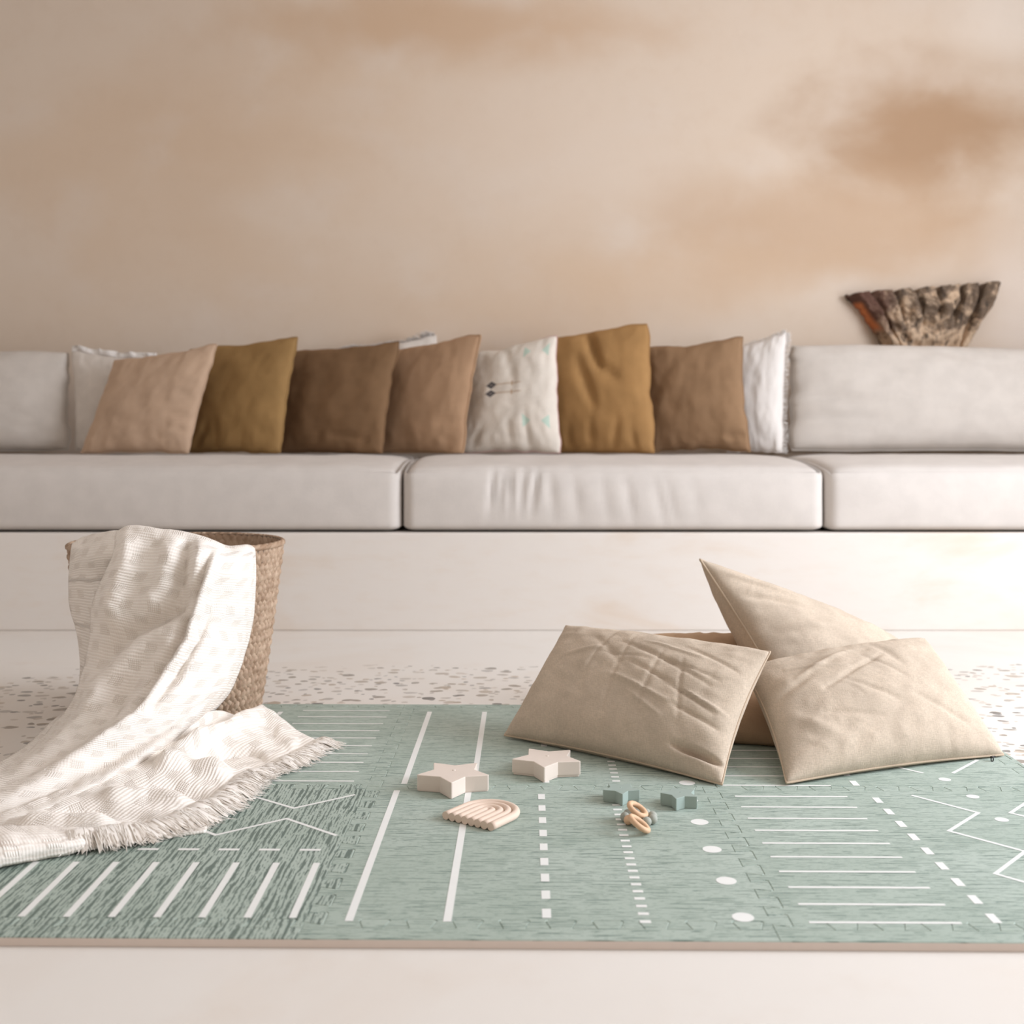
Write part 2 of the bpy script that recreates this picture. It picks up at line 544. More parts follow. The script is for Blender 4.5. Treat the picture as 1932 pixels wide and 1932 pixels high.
# tall opening on the right, its timber frame standing in the reveal
boxes('window_1', [((XR + .08, WY0, WZ0), (XR + .14, WY0 + .06, WZ1)), ((XR + .08, WY1 - .06, WZ0), (XR + .14, WY1, WZ1)),
                   ((XR + .08, WY0 + .06, WZ1 - .06), (XR + .14, WY1 - .06, WZ1)), ((XR + .08, WY0 + .06, WZ0), (XR + .14, WY1 - .06, WZ0 + .04))], M['beech'])

# built-in bench
YP = 3.589 * SY
o = boxes('bench_base', [((XL + .001, YP, 0.0), (XR - .001, YB - .001, .328))], M['plinth'], kind=None, bevel=.006)
tag(o, 'pale plaster built-in bench base running along the wall under the seat cushions', 'bench')


# ------------------------------------------------------------------ seat cushions
def seat_top(x, y):
    """height of the crowned seat surface"""
    t = max(0., min(1., (y / SY - 3.6) / .42))
    return .548 + .036 * (1 - (1 - t) ** 2)


def seat_cushion(x0, x1, label, wr=None):
    y0, y1, z0 = 3.6 * SY, 4.58 * SY, .333
    NX, NY, NZ = max(30, int((x1 - x0) / .012)), 30, 16
    vs, fs = [], []
    idx = {}
    r = .042
    def P(a, b, c):
        # a,b,c in 0..1 box coords -> rounded box
        x = x0 + (x1 - x0) * a; y = y0 + (y1 - y0) * b
        zt = seat_top(x, y)
        z = z0 + (zt - z0) * c
        # rounding: clamp to inner box then push out
        q = Vector((min(max(x, x0 + r), x1 - r), min(max(y, y0 + r), y1 - r), min(max(z, z0 + .02), zt - r * .9)))
        d = Vector((x, y, z)) - q
        if d.length > 1e-9:
            rad = r
            nz = d.normalized()
            mx = max(abs(d.x) / r, abs(d.y) / r, (d.z / (r * .9)) if d.z > 0 else -d.z / .02)
            e = Vector((nz.x * r, nz.y * r, nz.z * (r * .9 if d.z > 0 else .02))) * mx
            p = q + e
        else:
            p = Vector((x, y, z))
        # bulge of the front and the sides
        s = math.sin(math.pi * min(1, max(0, c)))
        if b < .02: p.y -= .012 * s * (1 - abs(2 * a - 1) ** 8)
        # end droop of the crown
        e = min(a, 1 - a) * (x1 - x0)
        if c > .98: p.z -= .022 * math.exp(-e / .05)
        if wr and b < .03:
            w = 0
            for cx, wd, am, sl, zc in wr:
                u = (p.x - cx - sl * (c - .6)) / wd
                w += am * math.exp(-u * u) * math.exp(-((c - zc) / .33) ** 2)
            p.y += w
        # the faint top seam
        if b < .03: p.y += .0025 * math.exp(-((c - .9) / .025) ** 2)
        return p + Vector((0, -.002 * ns(p.x * 5, p.z * 9, 2) if b < .03 else 0, .004 * ns(p.x * 6, p.y * 6, 1) if c > .97 else 0))
    def vid(i, j, k_):
        key = (i, j, k_)
        if key not in idx:
            def ease(t): return t
            # denser near edges
            f = lambda t: .5 - .5 * math.cos(math.pi * t)
            a = i / NX
            if i < 6: a = (i / 6.) * (.055 / (x1 - x0))
            elif i > NX - 6: a = 1 - ((NX - i) / 6.) * (.055 / (x1 - x0))
            else: a = (.055 / (x1 - x0)) + (i - 6) / (NX - 12) * (1 - 2 * .055 / (x1 - x0))
            idx[key] = len(vs); vs.append(P(a, f(j / NY), f(k_ / NZ)))
        return idx[key]
    for i in range(NX):
        for j in range(NY):
            fs.append((vid(i, j, NZ), vid(i + 1, j, NZ), vid(i + 1, j + 1, NZ), vid(i, j + 1, NZ)))
            fs.append((vid(i, j, 0), vid(i, j + 1, 0), vid(i + 1, j + 1, 0), vid(i + 1, j, 0)))
        for k_ in range(NZ):
            fs.append((vid(i, 0, k_), vid(i + 1, 0, k_), vid(i + 1, 0, k_ + 1), vid(i, 0, k_ + 1)))
            fs.append((vid(i, NY, k_), vid(i, NY, k_ + 1), vid(i + 1, NY, k_ + 1), vid(i + 1, NY, k_)))
    for j in range(NY):
        for k_ in range(NZ):
            fs.append((vid(0, j, k_), vid(0, j, k_ + 1), vid(0, j + 1, k_ + 1), vid(0, j + 1, k_)))
            fs.append((vid(NX, j, k_), vid(NX, j + 1, k_), vid(NX, j + 1, k_ + 1), vid(NX, j, k_ + 1)))
    o = obj('seat_cushion', vs, fs, M['seat'])
    tag(o, label, 'cushion', 'seat cushions along the bench')
    return o


def sx(px): return (px - 966) * 3.6 / 2020
seat_cushion(XL + .02, sx(756), 'pale grey seat cushion on the bench behind the woven basket')
wr = [(sx(928), .010, .014, .02, .66), (sx(945), .009, .012, .03, .7), (sx(962), .008, .010, .0, .72), (sx(986), .009, .013, .015, .68),
      (sx(1008), .010, .014, .03, .66), (sx(1040), .016, .007, -.02, .6), (sx(1085), .02, .006, -.03, .55), (sx(1140), .02, .005, -.03, .5),
      (sx(1185), .016, .006, -.04, .5), (sx(1240), .018, .006, -.05, .45), (sx(1262), .012, .005, -.05, .5), (sx(1310), .02, .003, -.04, .5)]
seat_cushion(sx(759), sx(1557), 'pale grey middle seat cushion with puckered wrinkles on its front', wr)
seat_cushion(sx(1560), XR - .02, 'pale grey seat cushion at the bright right end of the bench')


# ------------------------------------------------------------------ pillows
def pillow(name, C4, T, mats, label, cat, group=None, nu=44, nv=36, pinch=.06, back=.8, expo=.42, wrinkle=.006, wsc=7., seed=0,
           zmin=None, piping=None, pipe_r=.0028, folds=(), ear=0., ymax=None, edge=.0, wav=0.):
    """C4 = TL, TR, BR, BL world corners (seen from the front)"""
    TL, TR, BR, BL = C4
    nrm = ((TR - BL).cross(TL - BR)).normalized()
    if nrm.y > 0: nrm = -nrm
    cen = (TL + TR + BR + BL) / 4
    bump0 = {}
    def base(u, v):
        # bow the edges inward between the corners
        uu = u * (1 - pinch * (1 - v * v) ** 1.2 * abs(u) ** 1.5)
        vv = v * (1 - pinch * (1 - u * u) ** 1.2 * abs(v) ** 1.5)
        a = (uu + 1) / 2; b = (vv + 1) / 2
        if wav:
            a += wav * (ns(v * 2.3 + seed * 1.7, 3. * u, 6.) + .5 * ns(v * 5.5 + seed, u, 7.)) * abs(u) ** 3
            b += wav * (ns(u * 2.3 + seed * 2.9, 3. * v, 9.) + .5 * ns(u * 5.5 + seed, v, 4.)) * abs(v) ** 3
            cr = max(0., abs(u) + abs(v) - 1.76) * .1
            a -= cr * (1 if u > 0 else -1) * .5; b -= cr * (1 if v > 0 else -1) * .5
        p = TL * (1 - a) * b + TR * a * b + BR * a * (1 - b) + BL * (1 - a) * (1 - b)
        return p + nrm * edge * (ns(u * 2.2 + seed, v * 2.2, 3.3))
    def thick(u, v, side):
        h = max(0., (1 - u * u)) ** expo * max(0., (1 - v * v)) ** expo
        h *= (1 - .18 * ear * (abs(u * v) ** 2))
        edgef = max(abs(u), abs(v))
        w = 0
        if side > 0 or True:
            w = wrinkle * (ns(u * wsc + seed * 3.1 + 7 * side, v * wsc * .7, seed) + .5 * ns(u * wsc * 2.3 + side, v * wsc * 2.1, seed + 5.)) * min(1, h * 2)
            # gathers radiating from the seams
            g = (1 - min(1, (1 - edgef) / .35))
            if abs(u) > abs(v): w += wrinkle * .25 * g * math.sin(v * 21 + 3 * ns(v * 4, seed, 1)) * (1 - g) * 3
            else: w += wrinkle * .25 * g * math.sin(u * 24 + 3 * ns(u * 4, seed, 2)) * (1 - g) * 3
        if side > 0:
            for (u0, v0, u1, v1, wd, am) in folds:
                dx, dy = u1 - u0, v1 - v0
                L2 = dx * dx + dy * dy
                t = max(0., min(1., ((u - u0) * dx + (v - v0) * dy) / L2))
                dd = math.hypot(u - u0 - t * dx, v - v0 - t * dy)
                w += am * math.exp(-(dd / wd) ** 2) * math.sin(math.pi * (.15 + .7 * t)) * min(1, h * 3)
        return (T if side > 0 else T * back) * h + w
    def cl(t): return math.sin(t * math.pi / 2) if False else (1.25 * t - .25 * t ** 3)
    vs, fs, uvs = [], [], []
    ids = [{}, {}]
    def vid(s, i, j):
        border = i in (0, nu) or j in (0, nv)
        d = ids[0 if border else s]
        if (i, j) not in d:
            u = max(-1, min(1, cl(2 * i / nu - 1))); v = max(-1, min(1, cl(2 * j / nv - 1)))
            p = base(u, v)
            if not border: p = p + nrm * (thick(u, v, 1) if s == 0 else -thick(u, v, -1))
            if zmin is not None:
                zz = zmin(p.x, p.y) if callable(zmin) else zmin
                if p.z < zz: p.z = zz + .0005
            if ymax is not None and p.y > ymax: p.y = ymax
            d[(i, j)] = len(vs); vs.append(p); uvs.append(((u + 1) / 2, (v + 1) / 2))
        return d[(i, j)]
    for i in range(nu):
        for j in range(nv):
            fs.append((vid(0, i, j), vid(0, i + 1, j), vid(0, i + 1, j + 1), vid(0, i, j + 1)))
    for i in range(nu):
        for j in range(nv):
            fs.append((vid(1, i, j), vid(1, i, j + 1), vid(1, i + 1, j + 1), vid(1, i + 1, j)))
    # shell orientation
    f0 = fs[(nu // 2) * nv + nv // 2]
    nn = (vs[f0[1]] - vs[f0[0]]).cross(vs[f0[2]] - vs[f0[0]])
    if nn.dot(nrm) < 0: fs = [tuple(reversed(f)) for f in fs]
    bot = Vector((cen.x, cen.y, min(v.z for v in vs)))
    root = empty(name, bot)
    tag(root, label, cat, group)
    c = obj('cover', vs, fs, mats, uvs=uvs)
    rel(c, root)
    loop = [vs[vid(0, i, 0)] for i in range(nu)] + [vs[vid(0, nu, j)] for j in range(nv)] + \
           [vs[vid(0, i, nv)] for i in range(nu, 0, -1)] + [vs[vid(0, 0, j)] for j in range(nv, 0, -1)]
    if piping:
        pv = [Vector(p) for p in loop]
        if zmin is not None:
            for p in pv:
                zz = zmin(p.x, p.y) if callable(zmin) else zmin
                p.z = max(p.z, zz + pipe_r)
        a, f = tube(pv, pipe_r, 6, closed=True)
        q = obj('piping', a, f, piping); rel(q, root)
    return root, vs, vid, nrm


SZ = lambda x, y: seat_top(x, y) + .004


def sofa_pillow(name, q, T, mat, label, seed, d4, group='throw pillows on the bench', **kw):
    pts = [W(px, py, d) for (px, py), d in zip(q, d4)]
    # stand the lower corners on the seat
    for p in pts[2:]: p.z = min(p.z, seat_top(p.x, p.y) + .012)
    args = dict(seed=seed, zmin=SZ, ymax=YB - .004, pinch=.06, wrinkle=.006, wsc=3.5, wav=.018)
    args.update(kw)
    return pillow(name, pts, T, mat, label, 'pillow', group, **args)


BG = 'long back cushions'
sofa_pillow('back_cushion', [(-330, 668), (132, 664), (134, 850), (-330, 852)], .12, M['bolster'],
            'pale grey back cushion at the left end of the bench', 3, [4.32, 4.32, 4.22, 4.22], group=BG, wav=.012, pinch=.02, expo=.34, nu=60, piping=M['bolster'], edge=.0)
sofa_pillow('back_cushion', [(1487, 650), (2170, 668), (2170, 848), (1484, 849)], .12, M['bolster'],
            'long pale grey back cushion at the right end of the bench below the wood carving', 4, [4.32, 4.32, 4.2, 4.2], group=BG, wav=.012, pinch=.02, expo=.34, nu=80, piping=M['bolster'],
            folds=[(-.97, -.1, -.6, -.18, .05, -.012), (-.97, -.45, -.55, -.5, .06, -.01), (-.8, .9, -.4, .4, .07, -.008), (-.3, .9, .05, .5, .07, -.008)])
r1, v1, id1, n1 = sofa_pillow('throw_pillow', [(134, 660), (300, 676), (305, 850), (142, 846)], .055, M['offwhite'],
            'off-white throw pillow with a ruffled top edge beside the left back cushion', 5, [4.3, 4.28, 4.2, 4.24], piping=M['offwhite'])
sofa_pillow('throw_pillow', [(216, 680), (412, 648), (357, 858), (150, 858)], .062, M['taupe'],
            'light taupe throw pillow, first plain coloured one from the left', 6, [4.18, 4.05, 3.98, 4.08], piping=M['taupe'], pinch=.06, nu=50, nv=44,
            folds=[(.95, .0, .6, .08, .05, -.006), (.95, -.35, .55, -.3, .05, -.008), (.95, -.6, .6, -.55, .05, -.007)])
sofa_pillow('throw_pillow', [(356, 657), (564, 634), (530, 858), (340, 858)], .065, M['olive'],
            'olive brown throw pillow between the light taupe one and the dark brown one', 7, [4.34, 4.14, 4.02, 4.2], piping=M['olive'],
            folds=[(-.6, -.95, -.35, -.55, .06, -.012), (-.2, -.95, -.15, -.6, .06, -.008), (.3, -.95, .35, -.6, .06, -.006), (.5, .8, .0, .7, .08, -.006)])
sofa_pillow('throw_pillow', [(540, 662), (756, 643), (722, 861), (512, 858)], .065, M['brown'],
            'dark brown throw pillow, the darkest of the row', 8, [4.38, 4.18, 4.04, 4.25], piping=M['brown'],
            folds=[(.2, -.72, .75, -.74, .05, -.014), (.3, -.3, .85, -.28, .07, -.007)])
sofa_pillow('throw_pillow', [(728, 662), (908, 628), (874, 863), (698, 859)], .07, M['tan'],
            'tan throw pillow with a piped edge beside the patterned white one', 9, [4.4, 4.2, 4.06, 4.26], piping=M['tan'], pipe_r=.005,
            folds=[(.5, -.7, .9, -.8, .06, -.006), (.5, -.5, .9, -.45, .06, -.005)])
sofa_pillow('throw_pillow', [(888, 668), (1052, 630), (1060, 858), (866, 856)], .07, M['pattern'],
            'white throw pillow printed with two dark diamonds and mint triangles', 10, [4.38, 4.22, 4.06, 4.22], piping=M['pink'], pipe_r=.0025, wrinkle=.007,
            folds=[(-.1, .9, .2, .2, .08, -.01), (-.7, -.9, -.4, -.5, .06, -.01), (.1, -.9, .1, -.5, .06, -.008), (.45, -.9, .4, -.4, .06, -.01)])
sofa_pillow('throw_pillow', [(992, 646), (1224, 608), (1236, 858), (1018, 858)], .075, M['caramel'],
            'caramel brown throw pillow with a deep dented crease, tallest of the row', 11, [4.4, 4.24, 4.08, 4.3], piping=M['caramel'], pinch=.02, wrinkle=.006,
            folds=[(.05, .95, .25, .35, .07, -.04), (.25, .35, .55, .1, .08, -.018), (-.1, .5, .15, -.3, .08, -.022), (.0, -.9, .05, -.5, .05, -.01), (.35, -.95, .5, -.5, .05, -.012), (-.4, -.95, -.35, -.55, .05, -.008), (.7, -.95, .7, -.6, .05, -.008)])
sofa_pillow('throw_pillow', [(1212, 654), (1402, 632), (1420, 854), (1214, 858)], .07, M['brown2'],
            'mid brown throw pillow in front of the white one near the right back cushion', 12, [4.36, 4.2, 4.08, 4.26], piping=M['brown2'], pinch=.09,
            folds=[(.6, -.78, .98, -.72, .05, -.02), (-.9, .05, -.5, .1, .06, -.006)])
r9, v9, id9, n9 = sofa_pillow('throw_pillow', [(1360, 662), (1484, 624), (1476, 857), (1370, 857)], .06, M['white'],
            'white throw pillow with a frayed edge tucked beside the right back cushion', 13, [4.4, 4.28, 4.18, 4.3], piping=M['white'])
r10, v10, id10, n10 = sofa_pillow('throw_pillow', [(640, 656), (826, 630), (836, 850), (650, 852)], .045, M['offwhite'],
            'white throw pillow with a tasselled top hidden behind the dark brown and tan ones', 14, [4.5, 4.5, 4.44, 4.44])


def strands(path, dirf, n, L, w, seed, jit=.35, droop=0., zmin=None, segs=4):
    """loose yarn strands growing from a polyline; dirf(t)->Vector"""
    rr = random.Random(seed)
    vs, fs = [], []
    for i in range(n):
        t = (i + rr.random()) / n
        p = catmull(path, t)
        d = dirf(t) + Vector((rr.gauss(0, jit), rr.gauss(0, jit), rr.gauss(0, jit * .5)))
        d.normalize()
        ln = L(t) * rr.uniform(.7, 1.1)
        side = Vector((rr.gauss(0, 1), rr.gauss(0, 1), rr.gauss(0, .6))); side -= d * side.dot(d); side.normalize()
        curl = rr.uniform(-.25, .25) * ln
        pts = []
        for s in range(segs + 1):
            f = s / segs
            q = p + d * ln * f + side * curl * f * f + Vector((0, 0, -droop * ln * f * f))
            if zmin is not None: q.z = max(q.z, zmin + .0008 + .004 * rr.random())
            pts.append(q)
        b = len(vs)
        tv, tf = tube(pts, [w * (1 - .55 * s / segs) for s in range(segs + 1)], 3)
        vs += tv; fs += [tuple(b + x for x in f) for f in tf]
    return vs, fs


# ruffled or frayed trims of three of the bench pillows
path = [v1[id1(0, i, 36)] for i in range(0, 45, 3)]
vs, fs = [], []
NR = 60
for i in range(NR + 1):
    t = i / NR; p = catmull(path, t)
    w = .012 * math.sin(t * 26) + .006 * math.sin(t * 61 + 1)
    hh = .022 + .008 * ns(t * 9, 3.)
    for s in range(4):
        f = s / 3
        vs.append(p + Vector((.006 * math.sin(t * 40) * f, w * f - .004, hh * f)))
for i in range(NR):
    for s in range(3):
        a = i * 4 + s; fs.append((a, a + 4, a + 5, a + 1))
o = obj('ruffle_trim', vs, fs, M['white']); rel(o, r1)
md = o.modifiers.new('t', 'SOLIDIFY'); md.thickness = .004
path = [v9[id9(0, 44, j)] for j in range(0, 37, 3)]
a, f = strands(path, lambda t: Vector((1, -.3, -.15 * (1 - t))), 260, lambda t: .022, .0013, 4)
p2 = [v9[id9(0, i, 36)] for i in range(14, 45, 3)]
a2, f2 = strands(p2, lambda t: Vector((.1, -.1, 1)), 110, lambda t: .016, .0013, 5)
f2 = [tuple(len(a) + x for x in q) for q in f2]
o = obj('frayed_trim', a + a2, f + f2, M['white']); rel(o, r9); o['kind'] = 'stuff'
path = [v10[id10(0, i, 36)] for i in range(0, 45, 3)]
a, f = strands(path, lambda t: Vector((.1 * math.sin(t * 30), -.5, .8)), 300, lambda t: .018 + .03 * math.exp(-((t - .82) / .1) ** 2), .0018, 6, jit=.5, droop=.3)
o = obj('tassel_trim', a, f, M['white']); rel(o, r10); o['kind'] = 'stuff'

# ------------------------------------------------------------------ wood carving on the wall
DC = 4.6
Lp = [(1676, 690), (1672, 664), (1640, 612), (1618, 580), (1596, 556)]
Rp = [(1800, 690), (1818, 660), (1850, 606), (1872, 572), (1884, 534)]
NU_, NV_ = 120, 70
front, back_ = [], []
for j in range(NV_ + 1):
    t = j / NV_
    l = catmull([Vector((a, b, 0)) for a, b in Lp], t); r_ = catmull([Vector((a, b, 0)) for a, b in Rp], t)
    for i in range(NU_ + 1):
        s = i / NU_
        px = l.x + (r_.x - l.x) * s; py = l.y + (r_.y - l.y) * s
        ph = s * 7 + .16 * ns(s * 9, t * 3, 8.)
        fl = max(min(1., abs(math.sin(math.pi * ph)) * 2.0) ** .8, 1 - min(s, 1 - s) * 30)           # seven flutes
        tt = max(0., min(1., (t - .42) / .22), min(1., (abs(s - .5) * 2 - .5) / .2))
        h = .022 + .034 * (fl * tt + .75 * (1 - tt))
        py += (1 - fl) * 26 * max(0., (t - .72) / .28)
        # centre boss and concentric grooves
        rx = (px - 1748) / 36.; ry = (py - 602) / 30.
        rr = math.hypot(rx, ry)
        if rr < 1.9:
            h += (.014 * math.cos(rr * 6.5) + .022) * max(0., 1 - rr / 1.9)
        rg = math.hypot((px - 1745) / 80., (py - 575) / 86.)
        if py > 575: h += .014 * math.cos(rg * 16) * min(1., max(0., (py - 575) / 25)) * (1 - t * .5)
        h += .010 * ns(px * .06, py * .06, 1.) + .006 * ns(px * .15, py * .15, 4.)
        e = min(s, 1 - s) * 14
        h = h * 1.25 * min(1., .35 + e)
        w = W(px, py, DC)
        ex = ns(px * .12, py * .12, 9) * .006 * (1 if s in (0, 1) or t > .95 else 0)
        front.append(Vector((w.x + ex, YB - .022 - max(.01, h), w.z + ex)))
        back_.append(Vector((w.x + ex, YB - .002, w.z + ex)))
n = len(front); st = NU_ + 1; fs = []
for j in range(NV_):
    for i in range(NU_):
        a = j * st + i
        fs.append((a, a + 1, a + st + 1, a + st)); fs.append((n + a, n + a + st, n + a + st + 1, n + a + 1))
for i in range(NU_):
    a = i; fs.append((a + 1, a, n + a, n + a + 1)); a = NV_ * st + i; fs.append((a, a + 1, n + a + 1, n + a))
for j in range(NV_):
    a = j * st; fs.append((a, a + st, n + a + st, n + a)); a = j * st + NU_; fs.append((a + st, a, n + a, n + a + st))
o = obj('wood_carving', front + back_, fs, M['carving'])
tag(o, 'weathered fan-shaped wood carving with fluted ribs on the wall above the right back cushion', 'wood carving')

# ------------------------------------------------------------------ puzzle play mat
MO = Vector((-.2698, 1.3424 * SY, 0)); MA = -.0125
X0, X1, X2, X3, XE = -.605, 0., .605, 1.212, 1.247
Y0, YS, Y1, Y2, YE = 0., .033, .612, 1.230, 1.263


def teeth(p, q, amp, n, flare=.005, skip=0):
    """dovetailed seam from p to q, tabs pushed to the left of the travel by amp"""
    p = Vector(p); q = Vector(q); d = (q - p); L = d.length; d /= L
    nrm = Vector((-d.y, d.x)); pitch = L / n; pts = [p.copy()]
    for i in range(skip, n):
        c = pitch * (i + .5); w = pitch * .25
        for s, a in ((c - w + flare * .3, 0), (c - w - flare, 1), (c - w - flare * .4, 1.08), (c + w + flare * .4, 1.08), (c + w + flare, 1), (c + w - flare * .3, 0)):
            pts.append(p + d * s + nrm * amp * min(a, 1.08) * (.93 if a == 1 else 1))
    pts.append(q.copy())
    return pts


TA = .024
vseam = lambda x, ya, yb, s=-1: teeth((x, ya), (x, yb), TA * s, 10)      # upward, tabs to +x
hseam = lambda y, xa, xb, s=1: teeth((xa, y), (xb, y), TA * s, 10, skip=1)       # rightward, tabs to +y


def mat_piece(name, outline, mat, label, cat, group, prints=()):
    pts = [p for i, p in enumerate(outline) if (p - outline[i - 1]).length > 1e-5]
    root = empty(name, (0, 0, 0), MA)
    root.location = MO
    bm = bmesh.new()
    vsb = [bm.verts.new((p.x, p.y, MATZ - .0012)) for p in pts]
    f = bm.faces.new(vsb)
    if f.normal.z < 0: f.normal_flip()
    f.normal_update()
    if f.normal.z < 0: bmesh.ops.reverse_faces(bm, faces=[f])
    r = bmesh.ops.inset_individual(bm, faces=[f], thickness=.0013, depth=0)
    for v in f.verts: v.co.z = MATZ
    top = [f]
    outer = [v for v in vsb]
    lowv = [bm.verts.new((p.x, p.y, .0004)) for p in pts]
    k = len(pts)
    for i in range(k):
        ff = bm.faces.new((lowv[i], lowv[(i + 1) % k], outer[(i + 1) % k], outer[i])); ff.material_index = 2
    bf = bm.faces.new(list(reversed(lowv))); bf.material_index = 2
    bmesh.ops.triangulate(bm, faces=[g for g in bm.faces if len(g.verts) > 4])
    bmesh.ops.recalc_face_normals(bm, faces=bm.faces[:])
    for poly in prints:
        pv = [bm.verts.new((x, y, MATZ + .00035)) for x, y in poly]
        g = bm.faces.new(pv); g.material_index = 1
        g.normal_update()
        if g.normal.z < 0: bmesh.ops.reverse_faces(bm, faces=[g])
    c = from_bm('foam_sheet' if 'tile' in name else 'foam_strip', bm, [mat, M['print'], M['foam']], root, smooth=False, recalc=False)
    # recentre the thing's base on its own middle
    mx = sum(p.x for p in pts) / k; my = sum(p.y for p in pts) / k
    for v in c.data.vertices: v.co.x -= mx; v.co.y -= my
    root.location = MO + Matrix.Rotation(MA, 3, 'Z') @ Vector((mx, my, 0))
    tag(root, label, cat, group)
    return root


def rect(x0, y0, x1, y1): return [(x0, y0), (x1, y0), (x1, y1), (x0, y1)]


def stroke(pts, w):
    """polyline as mitred quads"""
    P_ = [Vector(p) for p in pts]; L_, R_ = [], []
    for i, p in enumerate(P_):
        a = (p - P_[i - 1]).normalized() if i > 0 else None
        b = (P_[i + 1] - p).normalized() if i < len(P_) - 1 else None
        t = ((a or b) + (b or a)).normalized()
        nn = Vector((-t.y, t.x)); ref = a or b
        m = w / 2 / max(.3, nn.dot(Vector((-ref.y, ref.x))))
        L_.append(p + nn * m); R_.append(p - nn * m)
    return [[tuple(L_[i]), tuple(R_[i]), tuple(R_[i + 1]), tuple(L_[i + 1])] for i in range(len(P_) - 1)]


def disc(cx, cy, r, n=28): return [(cx + r * math.cos(2 * math.pi * i / n), cy + r * math.sin(2 * math.pi * i / n)) for i in range(n)]


S_ = SY
# --- printed motifs, in metres on the mat (x along the front edge, y into the room)
def motif_left():
    p = []
    for i in range(10):
        x = -.018 - .0595 * i
        p.append([(x - .005, .061), (x + .005, .061), (x + .001, .254), (x - .009, .254)])
    for i in range(10):
        x = -.042 - .062 * i
        p.append(rect(x - .016, .303, x + .016, .311))
    z = []
    for i in range(7):
        z.append((-.012 - .096 * i, .37 if i % 2 == 0 else .449))
    p += stroke(z, .0065)
    z = [(-.014, .577)] + [(-.107 - .096 * i, .502 if i % 2 == 0 else .574) for i in range(6)]
    p += stroke(z, .0065)
    return p


def motif_middle(y0, full):
    p = []
    ya, yb = y0, y0 + .55
    p.append(rect(.0515, ya, .0625, yb) if full else rect(.060, ya, .071, yb))
    p.append(rect(.1795, ya, .1905, yb) if full else rect(.1865, ya, .1975, yb))
    return p


def mid_front():
    p = motif_middle(.052, True)
    for i in range(9):
        y = .0795 + .0612 * i
        p.append(rect(.3085, y - .0145, .3205, y + .0145))
    for i in range(23):
        y = .055 + .0248 * i
        p.append(rect(.435, y - .0042, .4495, y + .0042))
    for y in (.0705, .1935, .317, .441, .553):
        p.append(disc(.5715, y, .0145))
    return p


def mid_back():
    p = motif_middle(.640, False)
    for i in range(9):
        y = .665 + .0612 * i
        p.append(rect(.318, y - .0145, .330, y + .0145))
    for i in range(22):
        y = .663 + .0252 * i
        p.append(rect(.4455, y - .0042, .460, y + .0042))
    for y in (.653, .777, .90, 1.024, 1.147):
        p.append(disc(.581, y, .0145))
    return p


def right(y0, dx, full=True):
    p = []
    for i in range(10):
        y = y0 + .0578 * i
        p.append(rect(.654 + dx, y - .003, .851 + dx, y + .003))
    for i in range(9):
        y = y0 + .015 + .0608 * i
        p.append(rect(.892 + dx, y - .0145, .904 + dx, y + .0145))
    z = [(.966 + dx, y0 + .53)] + [((1.046 if i % 2 == 0 else .964) + dx, y0 + .437 - .0895 * i) for i in range(5)]
    p += stroke(z, .0065)
    z = [(1.185 + dx, y0 + .53)] + [((1.100 if i % 2 == 0 else 1.182) + dx, y0 + .437 - .0895 * i) for i in range(5)]
    p += stroke(z, .0065)
    for i in range(5):
        p.append(disc(1.071 + dx, y0 + .04 + .121 * i, .011))
    return p


def left_back():
    p = []
    for i in range(10):
        y = .656 + .0602 * i
        p.append(rect(-.229, y - .003, -.028, y + .003))
    for i in range(9):
        y = .676 + .0618 * i
        p.append(rect(-.283, y - .0145, -.272, y + .0145))
    p += stroke([(-.33 - .02 * (i % 2) * 3, .66 + .09 * i) for i in range(6)], .0065)
    return p


def rev(l): return list(reversed(l))


sV1a = vseam(X1, YS, Y1); sV1b = vseam(X1, Y1, Y2); sV2a = vseam(X2, YS, Y1); sV2b = vseam(X2, Y1, Y2)
sV3a = vseam(X3, YS, Y1); sV3b = vseam(X3, Y1, Y2)
cols = [X0, X1, X2, X3]
hF = [hseam(YS, cols[i], cols[i + 1], 1) for i in range(3)]
hM = [hseam(Y1, cols[i], cols[i + 1], 1) for i in range(3)]
hB = [hseam(Y2, cols[i], cols[i + 1], 1) for i in range(3)]
Lf = [Vector((X0, YS)), Vector((X0, Y1))]; Lb = [Vector((X0, Y1)), Vector((X0, Y2))]
TG = 'puzzle mat tiles'; SG = 'mat edging strips'
mat_piece('mat_tile', hF[0] + sV1a + rev(hM[0]) + rev(Lf), M['mat_y'], 'green mat tile with lengthwise dark grain and long slanted bars, front left under the blanket', 'play mat tile', TG, motif_left())
mat_piece('mat_tile', hF[1] + sV2a + rev(hM[1]) + rev(sV1a), M['mat_x'], 'green mat tile under the rainbow toy, with two long white lines and squares', 'play mat tile', TG, mid_front())
mat_piece('mat_tile', hF[2] + sV3a + rev(hM[2]) + rev(sV2a), M['mat_x'], 'bright green mat tile, front right, with white bars and big zigzags', 'play mat tile', TG, right(.056, 0))
mat_piece('mat_tile', hM[0] + sV1b + rev(hB[0]) + rev(Lb), M['mat_x'], 'green mat tile with a ladder of white bars in front of the basket', 'play mat tile', TG, left_back())
mat_piece('mat_tile', hM[1] + sV2b + rev(hB[1]) + rev(sV1b), M['mat_x'], 'green mat tile left of the floor pillows with two white lines', 'play mat tile', TG, mid_back())
mat_piece('mat_tile', hM[2] + sV3b + rev(hB[2]) + rev(sV2b), M['mat_x'], 'green mat tile mostly hidden under the pile of floor pillows', 'play mat tile', TG, right(.640, -.012))
fl = ['green edging strip along the front of the left mat tile', 'green edging strip along the front of the middle mat tile', 'green edging strip along the front of the right mat tile']
